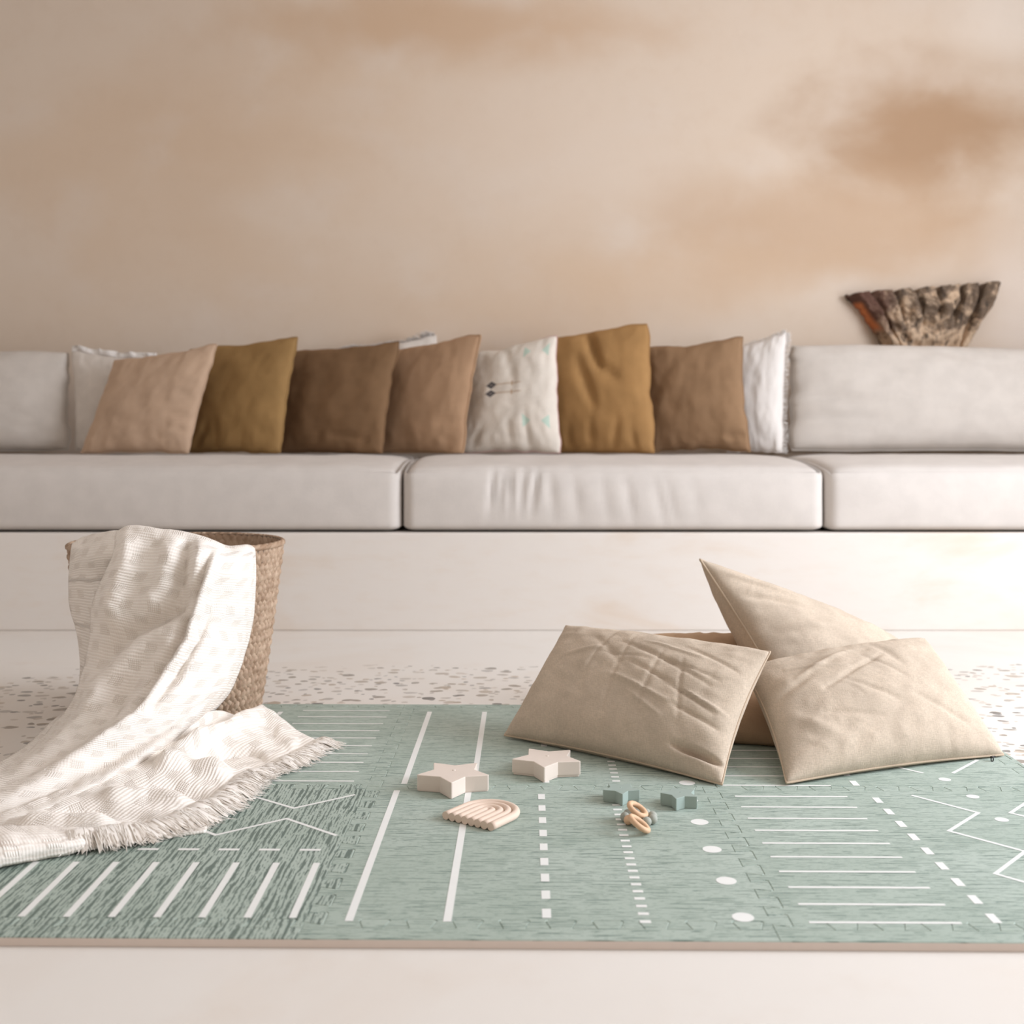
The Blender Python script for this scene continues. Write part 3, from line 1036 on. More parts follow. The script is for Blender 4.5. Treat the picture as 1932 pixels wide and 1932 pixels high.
bl = ['green edging strip behind the mat by the basket', 'green edging strip at the back of the mat left of the pillows', 'green edging strip behind the mat behind the pile of pillows']
for i in range(3):
    xa, xb = cols[i], cols[i + 1]
    if i == 2: xb2 = XE
    else: xb2 = xb
    f_out = [Vector((xa, Y0 + (.001 if i == 0 else 0))), Vector((xb2, Y0))] + ([Vector((XE, YS)), ] if i == 2 else []) + rev(hF[i])
    mat_piece('mat_edge_strip', f_out, M['mat_y'] if i == 0 else M['mat_x'], fl[i], 'mat edging', SG)
    b_out = hB[i] + ([Vector((XE, Y2))] if i == 2 else []) + [Vector((xb2, YE)), Vector((xa, YE))]
    mat_piece('mat_edge_strip', b_out, M['mat_x'], bl[i], 'mat edging', SG)
mat_piece('mat_edge_strip', [Vector((XE, YS)), Vector((XE, Y1))] + rev(sV3a), M['mat_x'], 'green edging strip along the right side of the front right mat tile', 'mat edging', SG)
mat_piece('mat_edge_strip', [Vector((XE, Y1)), Vector((XE, Y2))] + rev(sV3b), M['mat_x'], 'green edging strip beside the right corner of the right floor pillow', 'mat edging', SG)


def ML(x, y, z=0.):
    return MO + Matrix.Rotation(MA, 3, 'Z') @ Vector((x, y, 0)) + Vector((0, 0, MATZ + .0006 + z))


# ------------------------------------------------------------------ star toys
def star(x, y, rad, h, rot, mat, label, group, lip):
    root = empty('star_toy', ML(x, y), MA + rot)
    def outline(s, z):
        pts = []
        for i in range(10):
            a = -math.pi / 2 + i * math.pi / 5
            r = rad * s if i % 2 == 0 else rad * s * .56
            pts.append((r * math.cos(a), r * math.sin(a), z))
        return pts
    def prism(name, s, z0, z1, bev):
        bm = bmesh.new()
        lo = [bm.verts.new(p) for p in outline(s, z0)]; hi = [bm.verts.new(p) for p in outline(s, z1)]
        for i in range(10): bm.faces.new((lo[i], lo[(i + 1) % 10], hi[(i + 1) % 10], hi[i]))
        tf = bm.faces.new(hi); bf = bm.faces.new(list(reversed(lo)))
        tips = [e for e in bm.edges if abs(e.verts[0].co.z - e.verts[1].co.z) > 1e-4 and e.verts[0].co.xy.length > rad * s * .8]
        inn = [e for e in bm.edges if abs(e.verts[0].co.z - e.verts[1].co.z) > 1e-4 and e.verts[0].co.xy.length <= rad * s * .8]
        bmesh.ops.bevel(bm, geom=tips, offset=rad * .07, segments=4, affect='EDGES', profile=.5)
        es = [e for e in bm.edges if len(e.link_faces) == 2 and (min(e.verts[0].co.z, e.verts[1].co.z) > z1 - 1e-5)]
        bmesh.ops.bevel(bm, geom=es, offset=bev, segments=3, affect='EDGES', profile=.6)
        bmesh.ops.triangulate(bm, faces=[f for f in bm.faces if len(f.verts) > 4])
        o = from_bm(name, bm, mat, root, smooth=False)
        return o
    prism('body', 1., .004 if lip else .002, h, rad * .022)
    prism('base', .965 if lip else .985, 0., .006, rad * .01)
    bm = bmesh.new()
    bmesh.ops.create_uvsphere(bm, u_segments=14, v_segments=8, radius=rad * .05)
    for v in bm.verts: v.co = Vector((v.co.x, v.co.y + .1 * rad, h + v.co.z * .35))
    from_bm('knob', bm, mat, root)
    tag(root, label, 'toy star', group)


star(.157, .621, .0695, .0285, R(0), M['star'], 'beige star toy nearest the blanket, behind the rainbow toy', 'large beige star toys', False)
star(.327, .716, .0695, .0285, R(-6), M['star'], 'beige star toy touching the left floor pillow', 'large beige star toys', True)
star(.452, .553, .0345, .0205, R(0), M['sage'], 'small sage green star toy behind the teething ring', 'small sage star toys', True)
star(.551, .5275, .0345, .0205, R(-19), M['sage'], 'small sage green star toy beside the printed white dots, right of the other', 'small sage star toys', False)

# ------------------------------------------------------------------ rainbow teether
E_ = Vector((.1925, .4192)); n_ = Vector((.569, .822)); t_ = Vector((.822, -.569))
root = empty('rainbow_toy', ML(E_.x, E_.y), MA)
tag(root, 'peach silicone rainbow toy of four nested arches lying on the mat', 'toy rainbow')
rt = .0067
for q, off in enumerate((.0461, .0329, .0197, .0066)):
    Lg = .0565; path = []
    for s in range(6): path.append((-off, Lg * s / 6))
    for s in range(25):
        a = math.pi - math.pi * s / 24
        path.append((off * math.cos(a), Lg + off * math.sin(a)))
    for s in range(5, -1, -1): path.append((off, Lg * s / 6))
    pts = []
    for a, b in path:
        g = t_ * a + n_ * b
        pts.append(Vector((g.x, g.y, rt)))
    a, f = tube(pts, rt, 16)
    obj('arch', a, f, M['rainbow'], root)

# ------------------------------------------------------------------ teething ring
bc = W(1206, 1549, 1.752); bc.z = MATZ + .0006
root = empty('teething_ring', bc, 0)
tag(root, 'teething toy of grey beads strung through two pale wooden rings', 'teething toy')
rb = .0078
nb = 9
spots = []
for i in range(nb):
    a = 2 * math.pi * i / nb + R(255)
    spots.append(Vector((.0232 * math.cos(a), .0232 * math.sin(a) * 1.02, rb)))
for i, p in enumerate(spots):
    bm = bmesh.new(); bmesh.ops.create_uvsphere(bm, u_segments=24, v_segments=16, radius=rb)
    for v in bm.verts: v.co += p
    wood = (i == 8)
    o = from_bm('bead', bm, M['beech'] if wood else M['bead'], root)
    if wood: o['label'] = 'pale wooden bead'
a, f = tube([p.copy() for p in spots], .0012, 6, closed=True)
obj('cord', a, f, M['cord'], root)
for cx, cy, d, e1, e2, rr, lift in ((1206, 1556, 1.705, Vector((-.78, -.02, .55)), Vector((.1, .98, -.05)), .0168, 0.),
                              (1203, 1541, 1.752, Vector((-.82, .1, .5)), Vector((.15, .95, .1)), .0152, .0075)):
    e1.normalize(); e2 = (e2 - e1 * e2.dot(e1)).normalized()
    c = W(cx, cy, d) - bc
    path = [c + (e1 * math.cos(2 * math.pi * i / 40) + e2 * math.sin(2 * math.pi * i / 40)) * rr for i in range(40)]
    low = min(p.z for p in path) - .0043
    for p in path: p.z += .0002 - low + lift
    a, f = tube(path, .0046, 12, closed=True)
    obj('wooden_ring', a, f, M['beech'], root)

# ------------------------------------------------------------------ floor pillows
FG = 'floor pillows on the mat'
FZ = MATZ + .0012
Q = [W(1068, 1181, 2.42), W(1453, 1230, 2.14), G(1362, 1480, .016), G(952, 1387, .018)]
pillow('floor_pillow', Q, .076, M['linen'], 'beige linen oblong pillow at the front left of the floor pile', 'pillow', FG, nu=150, nv=100, pinch=.05, expo=.44,
       wrinkle=.0045, wsc=3., seed=21, zmin=FZ, piping=M['linen_pipe'], pipe_r=.0022, back=.9,
       folds=[(-.15, .55, .75, .1, .030, -.006), (.0, .2, .85, -.25, .028, -.006), (-.1, -.05, .5, -.3, .025, .005), (-.45, .6, .0, .1, .04, -.005), (.62, -.78, .98, -.8, .04, -.022),
              (-.1, .75, -.05, -.6, .018, -.003), (.25, .5, .25, -.5, .018, -.003), (.4, .65, .9, .45, .025, -.004), (.6, -.1, .95, -.2, .022, .005), (-.7, .2, -.3, .4, .035, .004),
              (.05, .62, .6, .5, .02, .004), (.3, .32, .8, .22, .018, -.004), (.2, .05, .7, -.12, .016, .004), (-.3, .3, .2, .28, .02, -.003), (.45, .4, .6, -.45, .016, -.0035), (-.32, .8, -.36, -.2, .016, -.0025),
              (.5, -.3, .9, -.42, .025, -.005), (.1, -.25, .45, -.5, .02, .003)])
Q = [W(1405, 1262, 2.24), W(1744, 1206, 2.36), G(1893, 1424, .016), G(1484, 1477, .018)]
rp, vp_, idp, np_ = pillow('floor_pillow', Q, .078, M['linen'], 'pale linen oblong pillow with a zip pull, front right of the floor pile', 'pillow', FG, nu=150, nv=100, pinch=.05, expo=.40,
       wrinkle=.0035, wsc=3., seed=33, zmin=FZ, piping=M['linen_pipe'], pipe_r=.0022, back=.9,
       folds=[(-.6, .75, .1, .6, .022, -.004), (-.75, .55, -.2, .3, .02, .004), (-.3, .1, .1, -.35, .025, -.004), (.0, .5, .3, .0, .02, -.003), (-.6, -.35, -.1, -.55, .03, -.004), (.3, -.3, .7, -.7, .035, -.004),
       (-.7, .3, -.1, .65, .04, .006), (-.5, .0, .2, .45, .03, -.005), (-.9, -.2, -.5, -.8, .07, .006), (-.95, .1, -.6, .25, .05, -.006), (.2, .8, .35, .2, .05, -.004)])
z = G(1872, 1432, .017)
a, f = tube([z + Vector((.002 * math.sin(q), .0, .004 * math.cos(q) - .0005)) * 1.1 for q in [i * 2 * math.pi / 14 for i in range(14)]], .0011, 6, closed=True)
a2, f2 = tube([z + Vector((.008, .006, .003)), z + Vector((.001, .001, .004)), z + Vector((-.004, -.002, .0035))], .0019, 6)
o = obj('zip_pull', a + a2, f + [tuple(len(a) + x for x in q) for q in f2], M['metal']); rel(o, rp); o['label'] = 'dark metal zip pull'
Q = [W(1321, 1056, 2.46), W(1690, 1226, 2.70), Vector((1.03, 2.66, .035)), W(1490, 1330, 2.36)]
pillow('floor_pillow', Q, .085, M['linen'], 'large beige linen pillow standing on its corner at the top of the floor pile', 'pillow', FG, nu=72, nv=72, pinch=.03, expo=.46,
       wrinkle=.005, wsc=3., seed=42, zmin=FZ, piping=M['linen_pipe'], pipe_r=.0032, back=1.5,
       folds=[(-.95, .8, -.4, .5, .05, .008), (-.8, .9, -.3, .75, .05, -.008), (-.9, .4, -.5, .3, .05, -.008), (-.8, -.1, -.3, .0, .06, .006)])
Q = [W(1165, 1206, 2.66), W(1432, 1200, 2.58), G(1520, 1408, .02), G(1200, 1392, .02)]
pillow('floor_pillow', Q, .06, M['linen_dark'], 'tan pillow squeezed behind the two oblong linen pillows, left of the leaning one', 'pillow', FG, nu=48, nv=40, pinch=.04, expo=.45,
       wrinkle=.004, seed=51, zmin=FZ, back=1.0)

# ------------------------------------------------------------------ woven basket
BC = Vector(((336 - 966) * 2.5 / 2020, 2.5 * SY, MATZ + .001)); BH = .388
RB, RT_ = .186, .240
def brad(z): return RB + (RT_ - RB) * (z / BH) ** .9
broot = empty('woven_basket', BC)
tag(broot, 'round woven straw basket with a cream blanket hanging over its rim', 'basket')
vs, fs, uvs = [], [], []
NS = 72
for ring in range(2):
    inner = ring == 1
    for j in range(13):
        z = BH * j / 12
        r = brad(z) - (.006 if inner else 0)
        if inner: z = max(z, .006)
        for i in range(NS):
            a = 2 * math.pi * i / NS
            vs.append(Vector((r * math.cos(a), r * math.sin(a), z))); uvs.append((i * .01, j * .02))
for ring in range(2):
    b0 = ring * 13 * NS
    for j in range(12):
        for i in range(NS):
            q = (b0 + j * NS + i, b0 + j * NS + (i + 1) % NS, b0 + (j + 1) * NS + (i + 1) % NS, b0 + (j + 1) * NS + i)
            fs.append(q if ring == 0 else tuple(reversed(q)))
for i in range(NS):
    fs.append((12 * NS + i, 12 * NS + (i + 1) % NS, 25 * NS + (i + 1) % NS, 25 * NS + i))
fs.append(tuple(range(NS - 1, -1, -1))); fs.append(tuple(13 * NS + i for i in range(NS)))
core = len(fs)
# leaf-shaped stitches, slant alternating row by row
rr = random.Random(3)
def stitch(z, ang, rad, slant, length, width, bulge, outward):
    b = len(vs)
    rx, ry = math.cos(ang), math.sin(ang)
    nrm = Vector((rx, ry, 0)) * (1 if outward else -1)
    tx = Vector((-ry, rx, 0)); tz = Vector((0, 0, 1))
    ax = (tz * math.cos(slant) + tx * math.sin(slant)); bx = (tx * math.cos(slant) - tz * math.sin(slant))
    c = Vector((rx * rad, ry * rad, z))
    u0, w0 = rr.random() * 40, rr.random() * 40
    n1, n2 = 5, 4
    for p in range(n1 + 1):
        t = p / n1
        w = width * (math.sin(math.pi * (.1 + .8 * t)) ** .7)
        for q in range(n2 + 1):
            s = q / n2 * 2 - 1
            hgt = bulge * math.sin(math.pi * (.04 + .92 * t)) * (1 - s * s * .9) - .0012
            vs.append(c + ax * (t - .5) * length + bx * s * w * .5 + nrm * hgt); vs[-1].z = max(vs[-1].z, .0005); uvs.append((u0 + t * .3, w0 + s * .1))
    for p in range(n1):
        for q in range(n2):
            a = b + p * (n2 + 1) + q
            f = (a, a + 1, a + n2 + 2, a + n2 + 1)
            fs.append(f if not outward else tuple(reversed(f)))
RP = .0118; rows = int(BH / RP)
for j in range(rows):
    z = RP * (j + .6)
    r = brad(z)
    n = 78
    sl = R(32) if j % 2 == 0 else R(-30)
    for i in range(n):
        a = 2 * math.pi * (i + .5 * (j % 2) + rr.uniform(-.08, .08)) / n
        big = 1.0 if j % 2 == 0 else .92
        stitch(z + rr.uniform(-.001, .001), a, r, sl + rr.uniform(-.12, .12), RP * 2.1 * big, 2 * math.pi * r / n * (1.02 if j % 2 == 0 else .9), .0075 if j % 2 == 0 else .005, True)
        if z > BH * .62: stitch(z, a, r - .006, R(50) * (1 if (j // 2) % 2 else -1), RP * 2.6, 2 * math.pi * r / n * 1.3, .003, False)
o = obj('basket_body', vs, fs, [M['straw'], M['straw_core_shade']], broot, uvs=uvs, midx=[1 if i < core else 0 for i in range(len(fs))])
# rim: two twisted strands
vs, fs, uvs = [], [], []
NRM = 64
for i in range(NRM):
    for k_ in range(2):
        a0 = 2 * math.pi * (i + .5 * k_) / NRM
        path = []
        for s in range(6):
            t = s / 5
            a = a0 + (t - .5) * 2 * math.pi / NRM * 2.0
            zz = BH - .004 + (.010 * (t - .5)) * (1 if k_ else -1)
            rd = RT_ - .003 + .004 * math.sin(math.pi * t) * (1 if k_ else .6)
            path.append(Vector((rd * math.cos(a), rd * math.sin(a), zz)))
        a, f = tube(path, [.0025, .0045, .0055, .0055, .0045, .0025], 7)
        b = len(vs); vs += a; fs += [tuple(b + x for x in q) for q in f]
        u0 = rr.random() * 40
        uvs += [(u0, u0 * .3)] * len(a)
obj('rim', vs, fs, M['straw'], broot, uvs=uvs)

# ------------------------------------------------------------------ throw blanket
bl_v, bl_f, bl_uv = [], [], []


def ridge(lines, px, py):
    s = 0.
    for pts, w, am in lines:
        best = 1e9; side = 1; tt = 0
        n = len(pts) - 1
        for i in range(n):
            x0, y0 = pts[i]; x1, y1 = pts[i + 1]
            dx, dy = x1 - x0, y1 - y0; L2 = dx * dx + dy * dy
            t = max(0., min(1., ((px - x0) * dx + (py - y0) * dy) / L2))
            ex, ey = px - x0 - t * dx, py - y0 - t * dy
            d = ex * ex + ey * ey
            if d < best:
                best = d; side = 1 if (dx * ey - dy * ex) > 0 else -1; tt = (i + t) / n
        d = math.sqrt(best)
        fade = min(1., min(tt, 1 - tt) * 5 + .15)
        if isinstance(w, tuple):      # a lapped fold: steep on one side
            ww = w[0] if side > 0 else w[1]
            s += am * math.exp(-(d / ww) ** 2) * fade
        else:
            s += am * math.exp(-(d / w) ** 2) * fade
    return s


def clear(w, gap=.012):
    """keep the cloth outside the basket wall"""
    eye = Vector((0, 0, EYE)); v = w - eye
    def out(t):
        q = eye + v * t; z = q.z - BC.z
        need = brad(max(0., min(BH, z))) + gap - max(0., z - BH) * 1.6
        return math.hypot(q.x - BC.x, q.y - BC.y) >= need
    if out(1.): return w
    lo, hi = .7, 1.
    for _ in range(24):
        m_ = (lo + hi) / 2
        if out(m_): lo = m_
        else: hi = m_
    return eye + v * lo


def patch(rows, nu, nv, folds, push, us=1., vs_=1., u0=0., v0=0., fine=.002, floor_z=None, flip=False, keep=0.):
    """rows: control rows of (px,py,'d'|'z',value); rows run along v, points along u"""
    ctrl = [[Vector((p[0], p[1], p[3] if p[2] == 'd' else 2020 * (EYE - p[3]) / (p[1] - HOR))) for p in r] for r in rows]
    base = len(bl_v)
    grid = []
    for j in range(nv + 1):
        line = [catmull([catmull(r, i / nu) for r in ctrl], j / nv) for i in range(nu + 1)]
        grid.append(line)
    wp = []
    for j, line in enumerate(grid):
        for i, c in enumerate(line):
            w = W(c.x, c.y, c.z)
            h = ridge(folds, c.x, c.y) if folds else 0.
            h += fine * (ns(c.x * .03, c.y * .03, 2.) + .5 * ns(c.x * .07, c.y * .07, 5.))
            w = w + push * h
            if j / nv >= keep: w = clear(w)
            if floor_z is not None: w.z = max(w.z, floor_z)
            wp.append(w)
    # arc-length uvs
    st = nu + 1
    vl = [0.]
    for j in range(1, nv + 1):
        m = nu // 2
        vl.append(vl[-1] + (wp[j * st + m] - wp[(j - 1) * st + m]).length)
    for j in range(nv + 1):
        ul = 0.
        for i in range(nu + 1):
            if i: ul += (wp[j * st + i] - wp[j * st + i - 1]).length
            bl_uv.append((u0 + ul * us, v0 + vl[j] * vs_))
    bl_v.extend(wp)
    for j in range(nv):
        for i in range(nu):
            a = base + j * st + i
            f = (a, a + 1, a + st + 1, a + st)
            bl_f.append(f if not flip else tuple(reversed(f)))
    return wp


D, Z = 'd', 'z'
# -- cascade from the rim down to the heap on the floor; rows go down, points left to right
cas = [
    [(222, 1075, D, 2.36), (262, 1075, D, 2.36), (310, 1078, D, 2.36), (355, 1080, D, 2.36), (395, 1082, D, 2.37), (440, 1085, D, 2.40), (470, 1085, D, 2.43), (474, 1085, D, 2.45)],
    [(222, 1016, D, 2.33), (258, 1008, D, 2.32), (306, 1012, D, 2.31), (350, 1018, D, 2.31), (388, 1027, D, 2.32), (432, 1040, D, 2.36), (468, 1040, D, 2.40), (474, 1042, D, 2.43)],
    [(222, 1008, D, 2.28), (246, 996, D, 2.26), (300, 1003, D, 2.24), (348, 1008, D, 2.24), (386, 1018, D, 2.24), (426, 1033, D, 2.27), (466, 1031, D, 2.31), (479, 1036, D, 2.37)],
    [(214, 1056, D, 2.24), (240, 1050, D, 2.21), (296, 1052, D, 2.20), (345, 1056, D, 2.20), (388, 1058, D, 2.20), (425, 1064, D, 2.22), (466, 1064, D, 2.28), (481, 1066, D, 2.36)],
    [(190, 1104, D, 2.24), (218, 1104, D, 2.20), (270, 1106, D, 2.19), (325, 1108, D, 2.19), (376, 1110, D, 2.18), (420, 1112, D, 2.21), (464, 1114, D, 2.27), (480, 1116, D, 2.36)],
    [(174, 1150, D, 2.24), (200, 1152, D, 2.20), (248, 1156, D, 2.18), (305, 1160, D, 2.17), (360, 1164, D, 2.16), (408, 1166, D, 2.20), (456, 1168, D, 2.26), (476, 1170, D, 2.36)],
    [(170, 1205, D, 2.24), (196, 1208, D, 2.20), (236, 1212, D, 2.17), (288, 1216, D, 2.16), (342, 1220, D, 2.14), (394, 1220, D, 2.17), (444, 1220, D, 2.24), (464, 1222, D, 2.35)],
    [(157, 1262, D, 2.22), (182, 1266, D, 2.17), (220, 1270, D, 2.15), (264, 1274, D, 2.13), (314, 1278, D, 2.11), (366, 1276, D, 2.13), (426, 1270, D, 2.20), (448, 1272, D, 2.33)],
    [(142, 1318, D, 2.20), (164, 1322, D, 2.14), (196, 1326, D, 2.11), (234, 1330, D, 2.09), (280, 1332, D, 2.06), (330, 1330, D, 2.07), (396, 1318, D, 2.15), (424, 1318, D, 2.29)],
    [(104, 1366, D, 2.16), (124, 1370, D, 2.10), (152, 1376, D, 2.05), (188, 1380, D, 2.02), (230, 1382, D, 2.00), (282, 1378, D, 2.00), (346, 1370, D, 2.07), (378, 1362, D, 2.22)],
    [(42, 1432, Z, .030), (66, 1434, Z, .052), (96, 1436, Z, .062), (128, 1438, Z, .064), (166, 1438, Z, .066), (216, 1434, Z, .068), (284, 1422, Z, .064), (330, 1402, Z, .030)],
    [(-40, 1470, Z, .028), (-14, 1476, Z, .045), (16, 1482, Z, .052), (50, 1486, Z, .054), (92, 1488, Z, .056), (140, 1486, Z, .056), (200, 1474, Z, .050), (262, 1452, Z, .026)],
    [(-130, 1506, Z, .022), (-110, 1516, Z, .036), (-80, 1524, Z, .042), (-46, 1530, Z, .044), (-6, 1534, Z, .046), (40, 1536, Z, .046), (96, 1528, Z, .042), (160, 1506, Z, .022)],
    [(-190, 1530, Z, .018), (-180, 1545, Z, .026), (-150, 1556, Z, .030), (-116, 1564, Z, .032), (-80, 1570, Z, .032), (-40, 1572, Z, .032), (6, 1566, Z, .030), (60, 1546, Z, .016)],
]
cas_folds = [
    # diagonal swag: shadowed hollow with a soft shelf under it
    ([(366, 1078), (342, 1146), (300, 1172), (253, 1192), (205, 1244), (168, 1280)], (24, 13), -.024),
    ([(350, 1185), (290, 1212), (240, 1246), (200, 1290), (150, 1345)], 26, .016),
    # the lapped fold running from the rim to the heap (right panel lies over the left)
    ([(412, 1030), (394, 1100), (376, 1160), (362, 1206), (318, 1276), (276, 1350), (206, 1400), (110, 1450)], (26, 9), .030),
    ([(398, 1040), (380, 1106), (360, 1166), (346, 1212), (300, 1280), (258, 1346), (196, 1388)], 11, -.026),
    # soft ridges
    ([(246, 1000), (236, 1060), (214, 1120), (200, 1180)], 20, .014),
    ([(330, 1010), (322, 1060), (306, 1110), (272, 1150)], 22, .012),
    ([(352, 1020), (346, 1070), (338, 1110)], 10, -.010),
    ([(386, 1024), (372, 1066), (352, 1120)], 14, .010),
    ([(425, 1110), (400, 1200), (350, 1290), (280, 1366), (180, 1420), (60, 1470), (-60, 1520)], 15, .014),
    ([(450, 1180), (420, 1260), (370, 1325), (300, 1380), (200, 1440), (90, 1500), (-20, 1545)], 13, -.012),
    ([(200, 1300), (150, 1360), (90, 1420), (20, 1466)], 13, .012),
    ([(250, 1300), (206, 1360), (140, 1414), (60, 1462), (-40, 1506)], 11, -.012),
    ([(300, 1330), (240, 1390), (170, 1430), (80, 1480), (-40, 1530)], 10, .010),
]
PUSH = Vector((0, -.92, .4)).normalized()
casw = patch(cas, 90, 190, [(p, w_, a * 1.5) for p, w_, a in cas_folds], PUSH, fine=.004, floor_z=MATZ + .004, keep=2 / 13.)

# -- the part hanging over the left of the rim
lay = [
    [(165, 1085, D, 2.55), (185, 1080, D, 2.46), (215, 1075, D, 2.42), (250, 1075, D, 2.40)],
    [(140, 1026, D, 2.50), (162, 1014, D, 2.40), (202, 1006, D, 2.33), (250, 1002, D, 2.30)],
    [(134, 1056, D, 2.42), (157, 1046, D, 2.30), (200, 1040, D, 2.25), (250, 1038, D, 2.23)],
    [(131, 1100, D, 2.46), (152, 1098, D, 2.35), (195, 1098, D, 2.29), (250, 1100, D, 2.27)],
    [(133, 1145, D, 2.46), (154, 1148, D, 2.35), (196, 1152, D, 2.29), (250, 1155, D, 2.27)],
    [(147, 1195, D, 2.46), (164, 1200, D, 2.35), (200, 1206, D, 2.29), (250, 1210, D, 2.27)],
    [(152, 1250, D, 2.46), (168, 1256, D, 2.35), (200, 1262, D, 2.28), (250, 1266, D, 2.26)],
    [(150, 1300, D, 2.45), (166, 1308, D, 2.34), (198, 1316, D, 2.26), (250, 1320, D, 2.24)],
    [(132, 1352, D, 2.44), (150, 1362, D, 2.30), (184, 1372, D, 2.20), (240, 1376, D, 2.18)],
]
patch(lay, 30, 70, [([(170, 1040), (168, 1120), (180, 1200), (172, 1280)], 10, -.008)], PUSH, u0=.7, fine=.004, floor_z=MATZ + .004, keep=.9 / 8)
# -- outer layer peeping out left of the heap
out = [
    [(120, 1345, D, 2.30), (150, 1350, D, 2.2), (180, 1355, D, 2.15)],
    [(86, 1374, D, 2.20), (116, 1380, D, 2.12), (150, 1386, D, 2.08)],
    [(50, 1408, Z, .03), (78, 1420, Z, .045), (110, 1426, Z, .05)],
    [(-4, 1440, Z, .022), (30, 1452, Z, .04), (70, 1464, Z, .045)],
    [(-60, 1452, Z, .016), (-30, 1480, Z, .03), (0, 1500, Z, .035)],
]
patch(out, 16, 40, [], PUSH, u0=.9, fine=.003, floor_z=MATZ + .004)

# -- the end spread over the mat; rows from the heap out to the fringed hem, points from lower left to the tip
spread = [
    [(-60, 1552, Z, .034), (20, 1530, Z, .046), (95, 1500, Z, .050), (170, 1470, Z, .052), (235, 1440, Z, .054), (290, 1412, Z, .060), (330, 1385, Z, .070), (368, 1362, Z, .075), (404, 1342, Z, .075), (450, 1352, Z, .040), (490, 1352, Z, .028)],
    [(-20, 1572, Z, .032), (60, 1545, Z, .042), (130, 1518, Z, .046), (200, 1490, Z, .048), (262, 1462, Z, .048), (312, 1436, Z, .050), (352, 1412, Z, .050), (392, 1390, Z, .048), (432, 1372, Z, .045), (470, 1366, Z, .038), (505, 1362, Z, .028)],
    [(30, 1582, Z, .030), (110, 1552, Z, .038), (180, 1530, Z, .040), (245, 1508, Z, .042), (300, 1482, Z, .042), (345, 1456, Z, .040), (384, 1432, Z, .036), (424, 1410, Z, .036), (462, 1394, Z, .038), (496, 1382, Z, .034), (532, 1374, Z, .022)],
    [(85, 1582, Z, .030), (160, 1560, Z, .034), (228, 1544, Z, .034), (292, 1524, Z, .034), (344, 1500, Z, .034), (386, 1474, Z, .032), (420, 1452, Z, .024), (458, 1432, Z, .024), (494, 1416, Z, .028), (530, 1400, Z, .026), (566, 1386, Z, .020)],
    [(130, 1574, Z, .034), (205, 1566, Z, .030), (272, 1554, Z, .028), (335, 1538, Z, .026), (385, 1515, Z, .026), (424, 1488, Z, .024), (452, 1468, Z, .018), (492, 1450, Z, .018), (530, 1434, Z, .020), (566, 1416, Z, .020), (598, 1399, Z, .018)],
]
sp_folds = [
    ([(326, 1420), (400, 1396), (460, 1372), (500, 1358), (560, 1380)], 14, .024),
    ([(330, 1395), (390, 1385), (440, 1372)], 8, -.020),
    ([(340, 1446), (420, 1430), (470, 1428), (500, 1440)], 13, -.022),
    ([(290, 1445), (360, 1444), (440, 1468)], 13, .022),
    ([(250, 1490), (330, 1490), (400, 1508)], 11, -.010),
    ([(180, 1510), (280, 1500), (370, 1522)], 12, .012),
    ([(90, 1540), (190, 1532), (300, 1546)], 11, -.010),
    ([(20, 1560), (130, 1550), (220, 1556)], 10, .012),
    ([(520, 1385), (560, 1410)], 10, .006),
]
PUSHF = Vector((0, -.35, .94)).normalized()
spw = patch(spread, 110, 60, [(p, w_, a * 1.45) for p, w_, a in sp_folds], PUSHF, u0=.2, v0=.3, fine=.003, floor_z=MATZ + .003)
hem = spw[-111:]

# -- folded-under layer along the front, below the fringe
low = [
    [(-110, 1560, Z, .030), (-20, 1560, Z, .040), (60, 1560, Z, .040), (140, 1562, Z, .036), (220, 1560, Z, .026), (300, 1556, Z, .020), (390, 1545, Z, .016)],
    [(-110, 1590, Z, .040), (-20, 1586, Z, .046), (60, 1580, Z, .044), (140, 1576, Z, .036), (220, 1570, Z, .026), (300, 1564, Z, .018), (392, 1552, Z, .015)],
    [(-110, 1620, Z, .036), (-20, 1612, Z, .040), (60, 1601, Z, .036), (140, 1590, Z, .030), (220, 1580, Z, .024), (300, 1572, Z, .017), (392, 1560, Z, .015)],
    [(-110, 1646, Z, .024), (-20, 1634, Z, .026), (60, 1616, Z, .024), (140, 1602, Z, .022), (220, 1588, Z, .019), (300, 1578, Z, .016), (390, 1566, Z, .015)],
    [(-110, 1656, Z, .016), (-20, 1639, Z, .016), (60, 1621, Z, .016), (140, 1607, Z, .016), (220, 1592, Z, .016), (300, 1581, Z, .015), (388, 1569, Z, .015)],
]
patch(low, 80, 24, [([(-60, 1600), (40, 1590), (140, 1584)], 7, -.008), ([(-60, 1612), (60, 1604), (150, 1592)], 6, .006)], PUSHF, u0=.4, v0=.9, fine=.003, floor_z=MATZ + .003)

cen = Vector((-.75, 1.95 * SY, MATZ))
kroot = empty('throw_blanket', cen)
tag(kroot, 'cream knitted throw blanket with a fringed hem draped over the basket onto the mat', 'blanket')
o = obj('knitted_cloth', bl_v, bl_f, M['knit'], uvs=bl_uv); rel(o, kroot)
md = o.modifiers.new('thickness', 'SOLIDIFY'); md.thickness = .005; md.offset = 0.
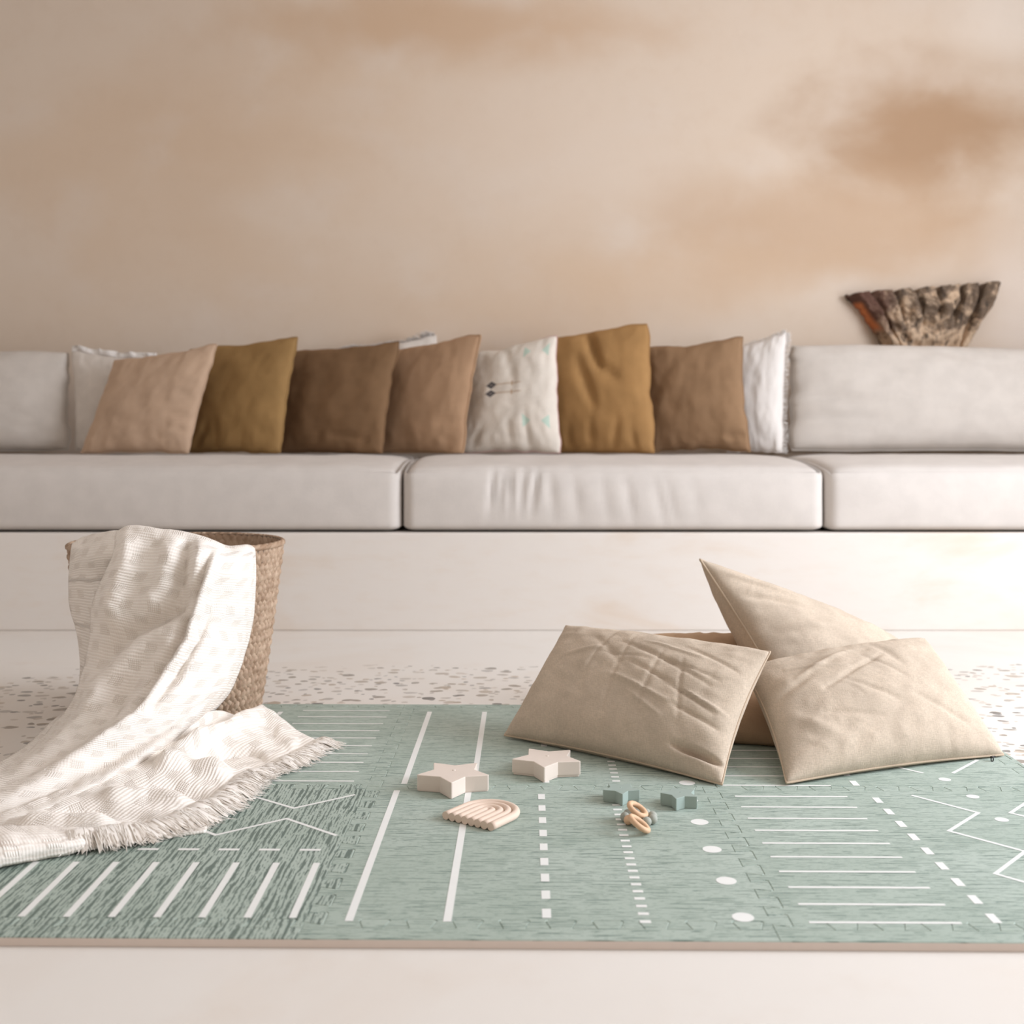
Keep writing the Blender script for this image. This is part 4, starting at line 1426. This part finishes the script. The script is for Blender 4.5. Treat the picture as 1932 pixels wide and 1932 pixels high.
# fringe: tufts of yarn along the hem
rr = random.Random(12)
fv, ff = [], []
def addf(a, f):
    b = len(fv); fv.extend(a); ff.extend(tuple(b + x for x in q) for q in f)
hp = [hem[i] for i in range(0, 111, 2)]
NT = 84
for k_ in range(NT):
    t = (k_ + .5 + rr.uniform(-.3, .3)) / NT
    p = catmull(hp, t); q = catmull(hp, min(1, t + .01)); s = catmull(hp, max(0, t - .01))
    tan = (q - s).normalized()
    outw = tan.cross(Vector((0, 0, 1))).normalized()
    d0 = outw + tan * rr.gauss(.25, .18)
    d0.z = 0; d0.normalize()
    sd = Vector((-d0.y, d0.x, 0))
    ln = (.060 if t > .15 else .048) * rr.uniform(.75, 1.15)
    w0, w1 = .012, .017 * rr.uniform(.8, 1.3)
    lift = rr.uniform(.005, .011); bend = rr.gauss(0, .012)
    na, nb = 10, 9
    rag = [rr.uniform(.72, 1.) for _ in range(na + 1)]
    b = len(fv)
    def lock(f, x):
        w_ = w0 + (w1 - w0) * f
        z = max(MATZ + .002, p.z + .002 + lift * math.sin(math.pi * min(1, f * 1.15)) * (1 - .4 * f) - (p.z - MATZ) * f ** 1.5)
        z += .0035 * (1 - x * x) + .0011 * math.sin(x * 17 + k_)
        c = p + d0 * ln * f + sd * (x * w_ + bend * f * f)
        return Vector((c.x, c.y, z))
    for a_ in range(nb + 1):
        for c_ in range(na + 1):
            x = c_ / na * 2 - 1
            fv.append(lock(a_ / nb * rag[c_], x * (1 if a_ < nb else .97)))
    for a_ in range(nb):
        for c_ in range(na):
            e = b + a_ * (na + 1) + c_
            ff.append((e, e + 1, e + na + 2, e + na + 1))
    for m_ in range(10):
        x = rr.uniform(-1.05, 1.05); f0 = rr.uniform(.2, .75); f1 = rr.uniform(.95, 1.18)
        dx = rr.gauss(0, .22)
        path = []
        for u in range(5):
            f = f0 + (f1 - f0) * u / 4
            v_ = lock(f, x + dx * u / 4)
            v_.z += .0012 + .002 * (u / 4) * rr.random()
            path.append(v_)
        addf(*tube(path, [.0006, .0007, .0007, .0005, .0002], 4))
o = obj('fringe', fv, ff, M['fringe']); rel(o, kroot); o['kind'] = 'stuff'

# ------------------------------------------------------------------ light and camera
w = bpy.data.worlds.new('daylight'); scene.world = w; w.use_nodes = True
bg = w.node_tree.nodes['Background']
bg.inputs[0].default_value = (1., .87, .75, 1); bg.inputs[1].default_value = .54


def area(name, loc, rot, sx_, sy_, power, color):
    l = bpy.data.lights.new(name, 'AREA'); l.shape = 'RECTANGLE'; l.size = sx_; l.size_y = sy_
    l.energy = power; l.color = color
    o = bpy.data.objects.new(name, l); o.location = loc; o.rotation_euler = rot; col.objects.link(o)
    return o


area('window_daylight', (XR + .05, (WY0 + WY1) / 2, (WZ0 + WZ1) / 2), (0, R(90), 0), WZ1 - WZ0 - .15, WY1 - WY0 - .15, 142, (.915, .985, 1.09))

cam = bpy.data.cameras.new('camera'); co = bpy.data.objects.new('camera', cam); col.objects.link(co)
co.location = (0, 0, EYE); co.rotation_euler = (R(90), 0, 0)
cam.sensor_width = 36; cam.sensor_fit = 'HORIZONTAL'
cam.lens = 36 * 2020 * SY / 1932
cam.shift_y = -(966 - HOR) / 1932
cam.clip_start = .05
cam.dof.use_dof = True; cam.dof.focus_distance = 2.1; cam.dof.aperture_fstop = 4.0
scene.camera = co
vs_ = scene.view_settings
vs_.view_transform = 'Standard'; vs_.look = 'None'; vs_.gamma = 1; vs_.exposure = 0.14
vs_.use_curve_mapping = False
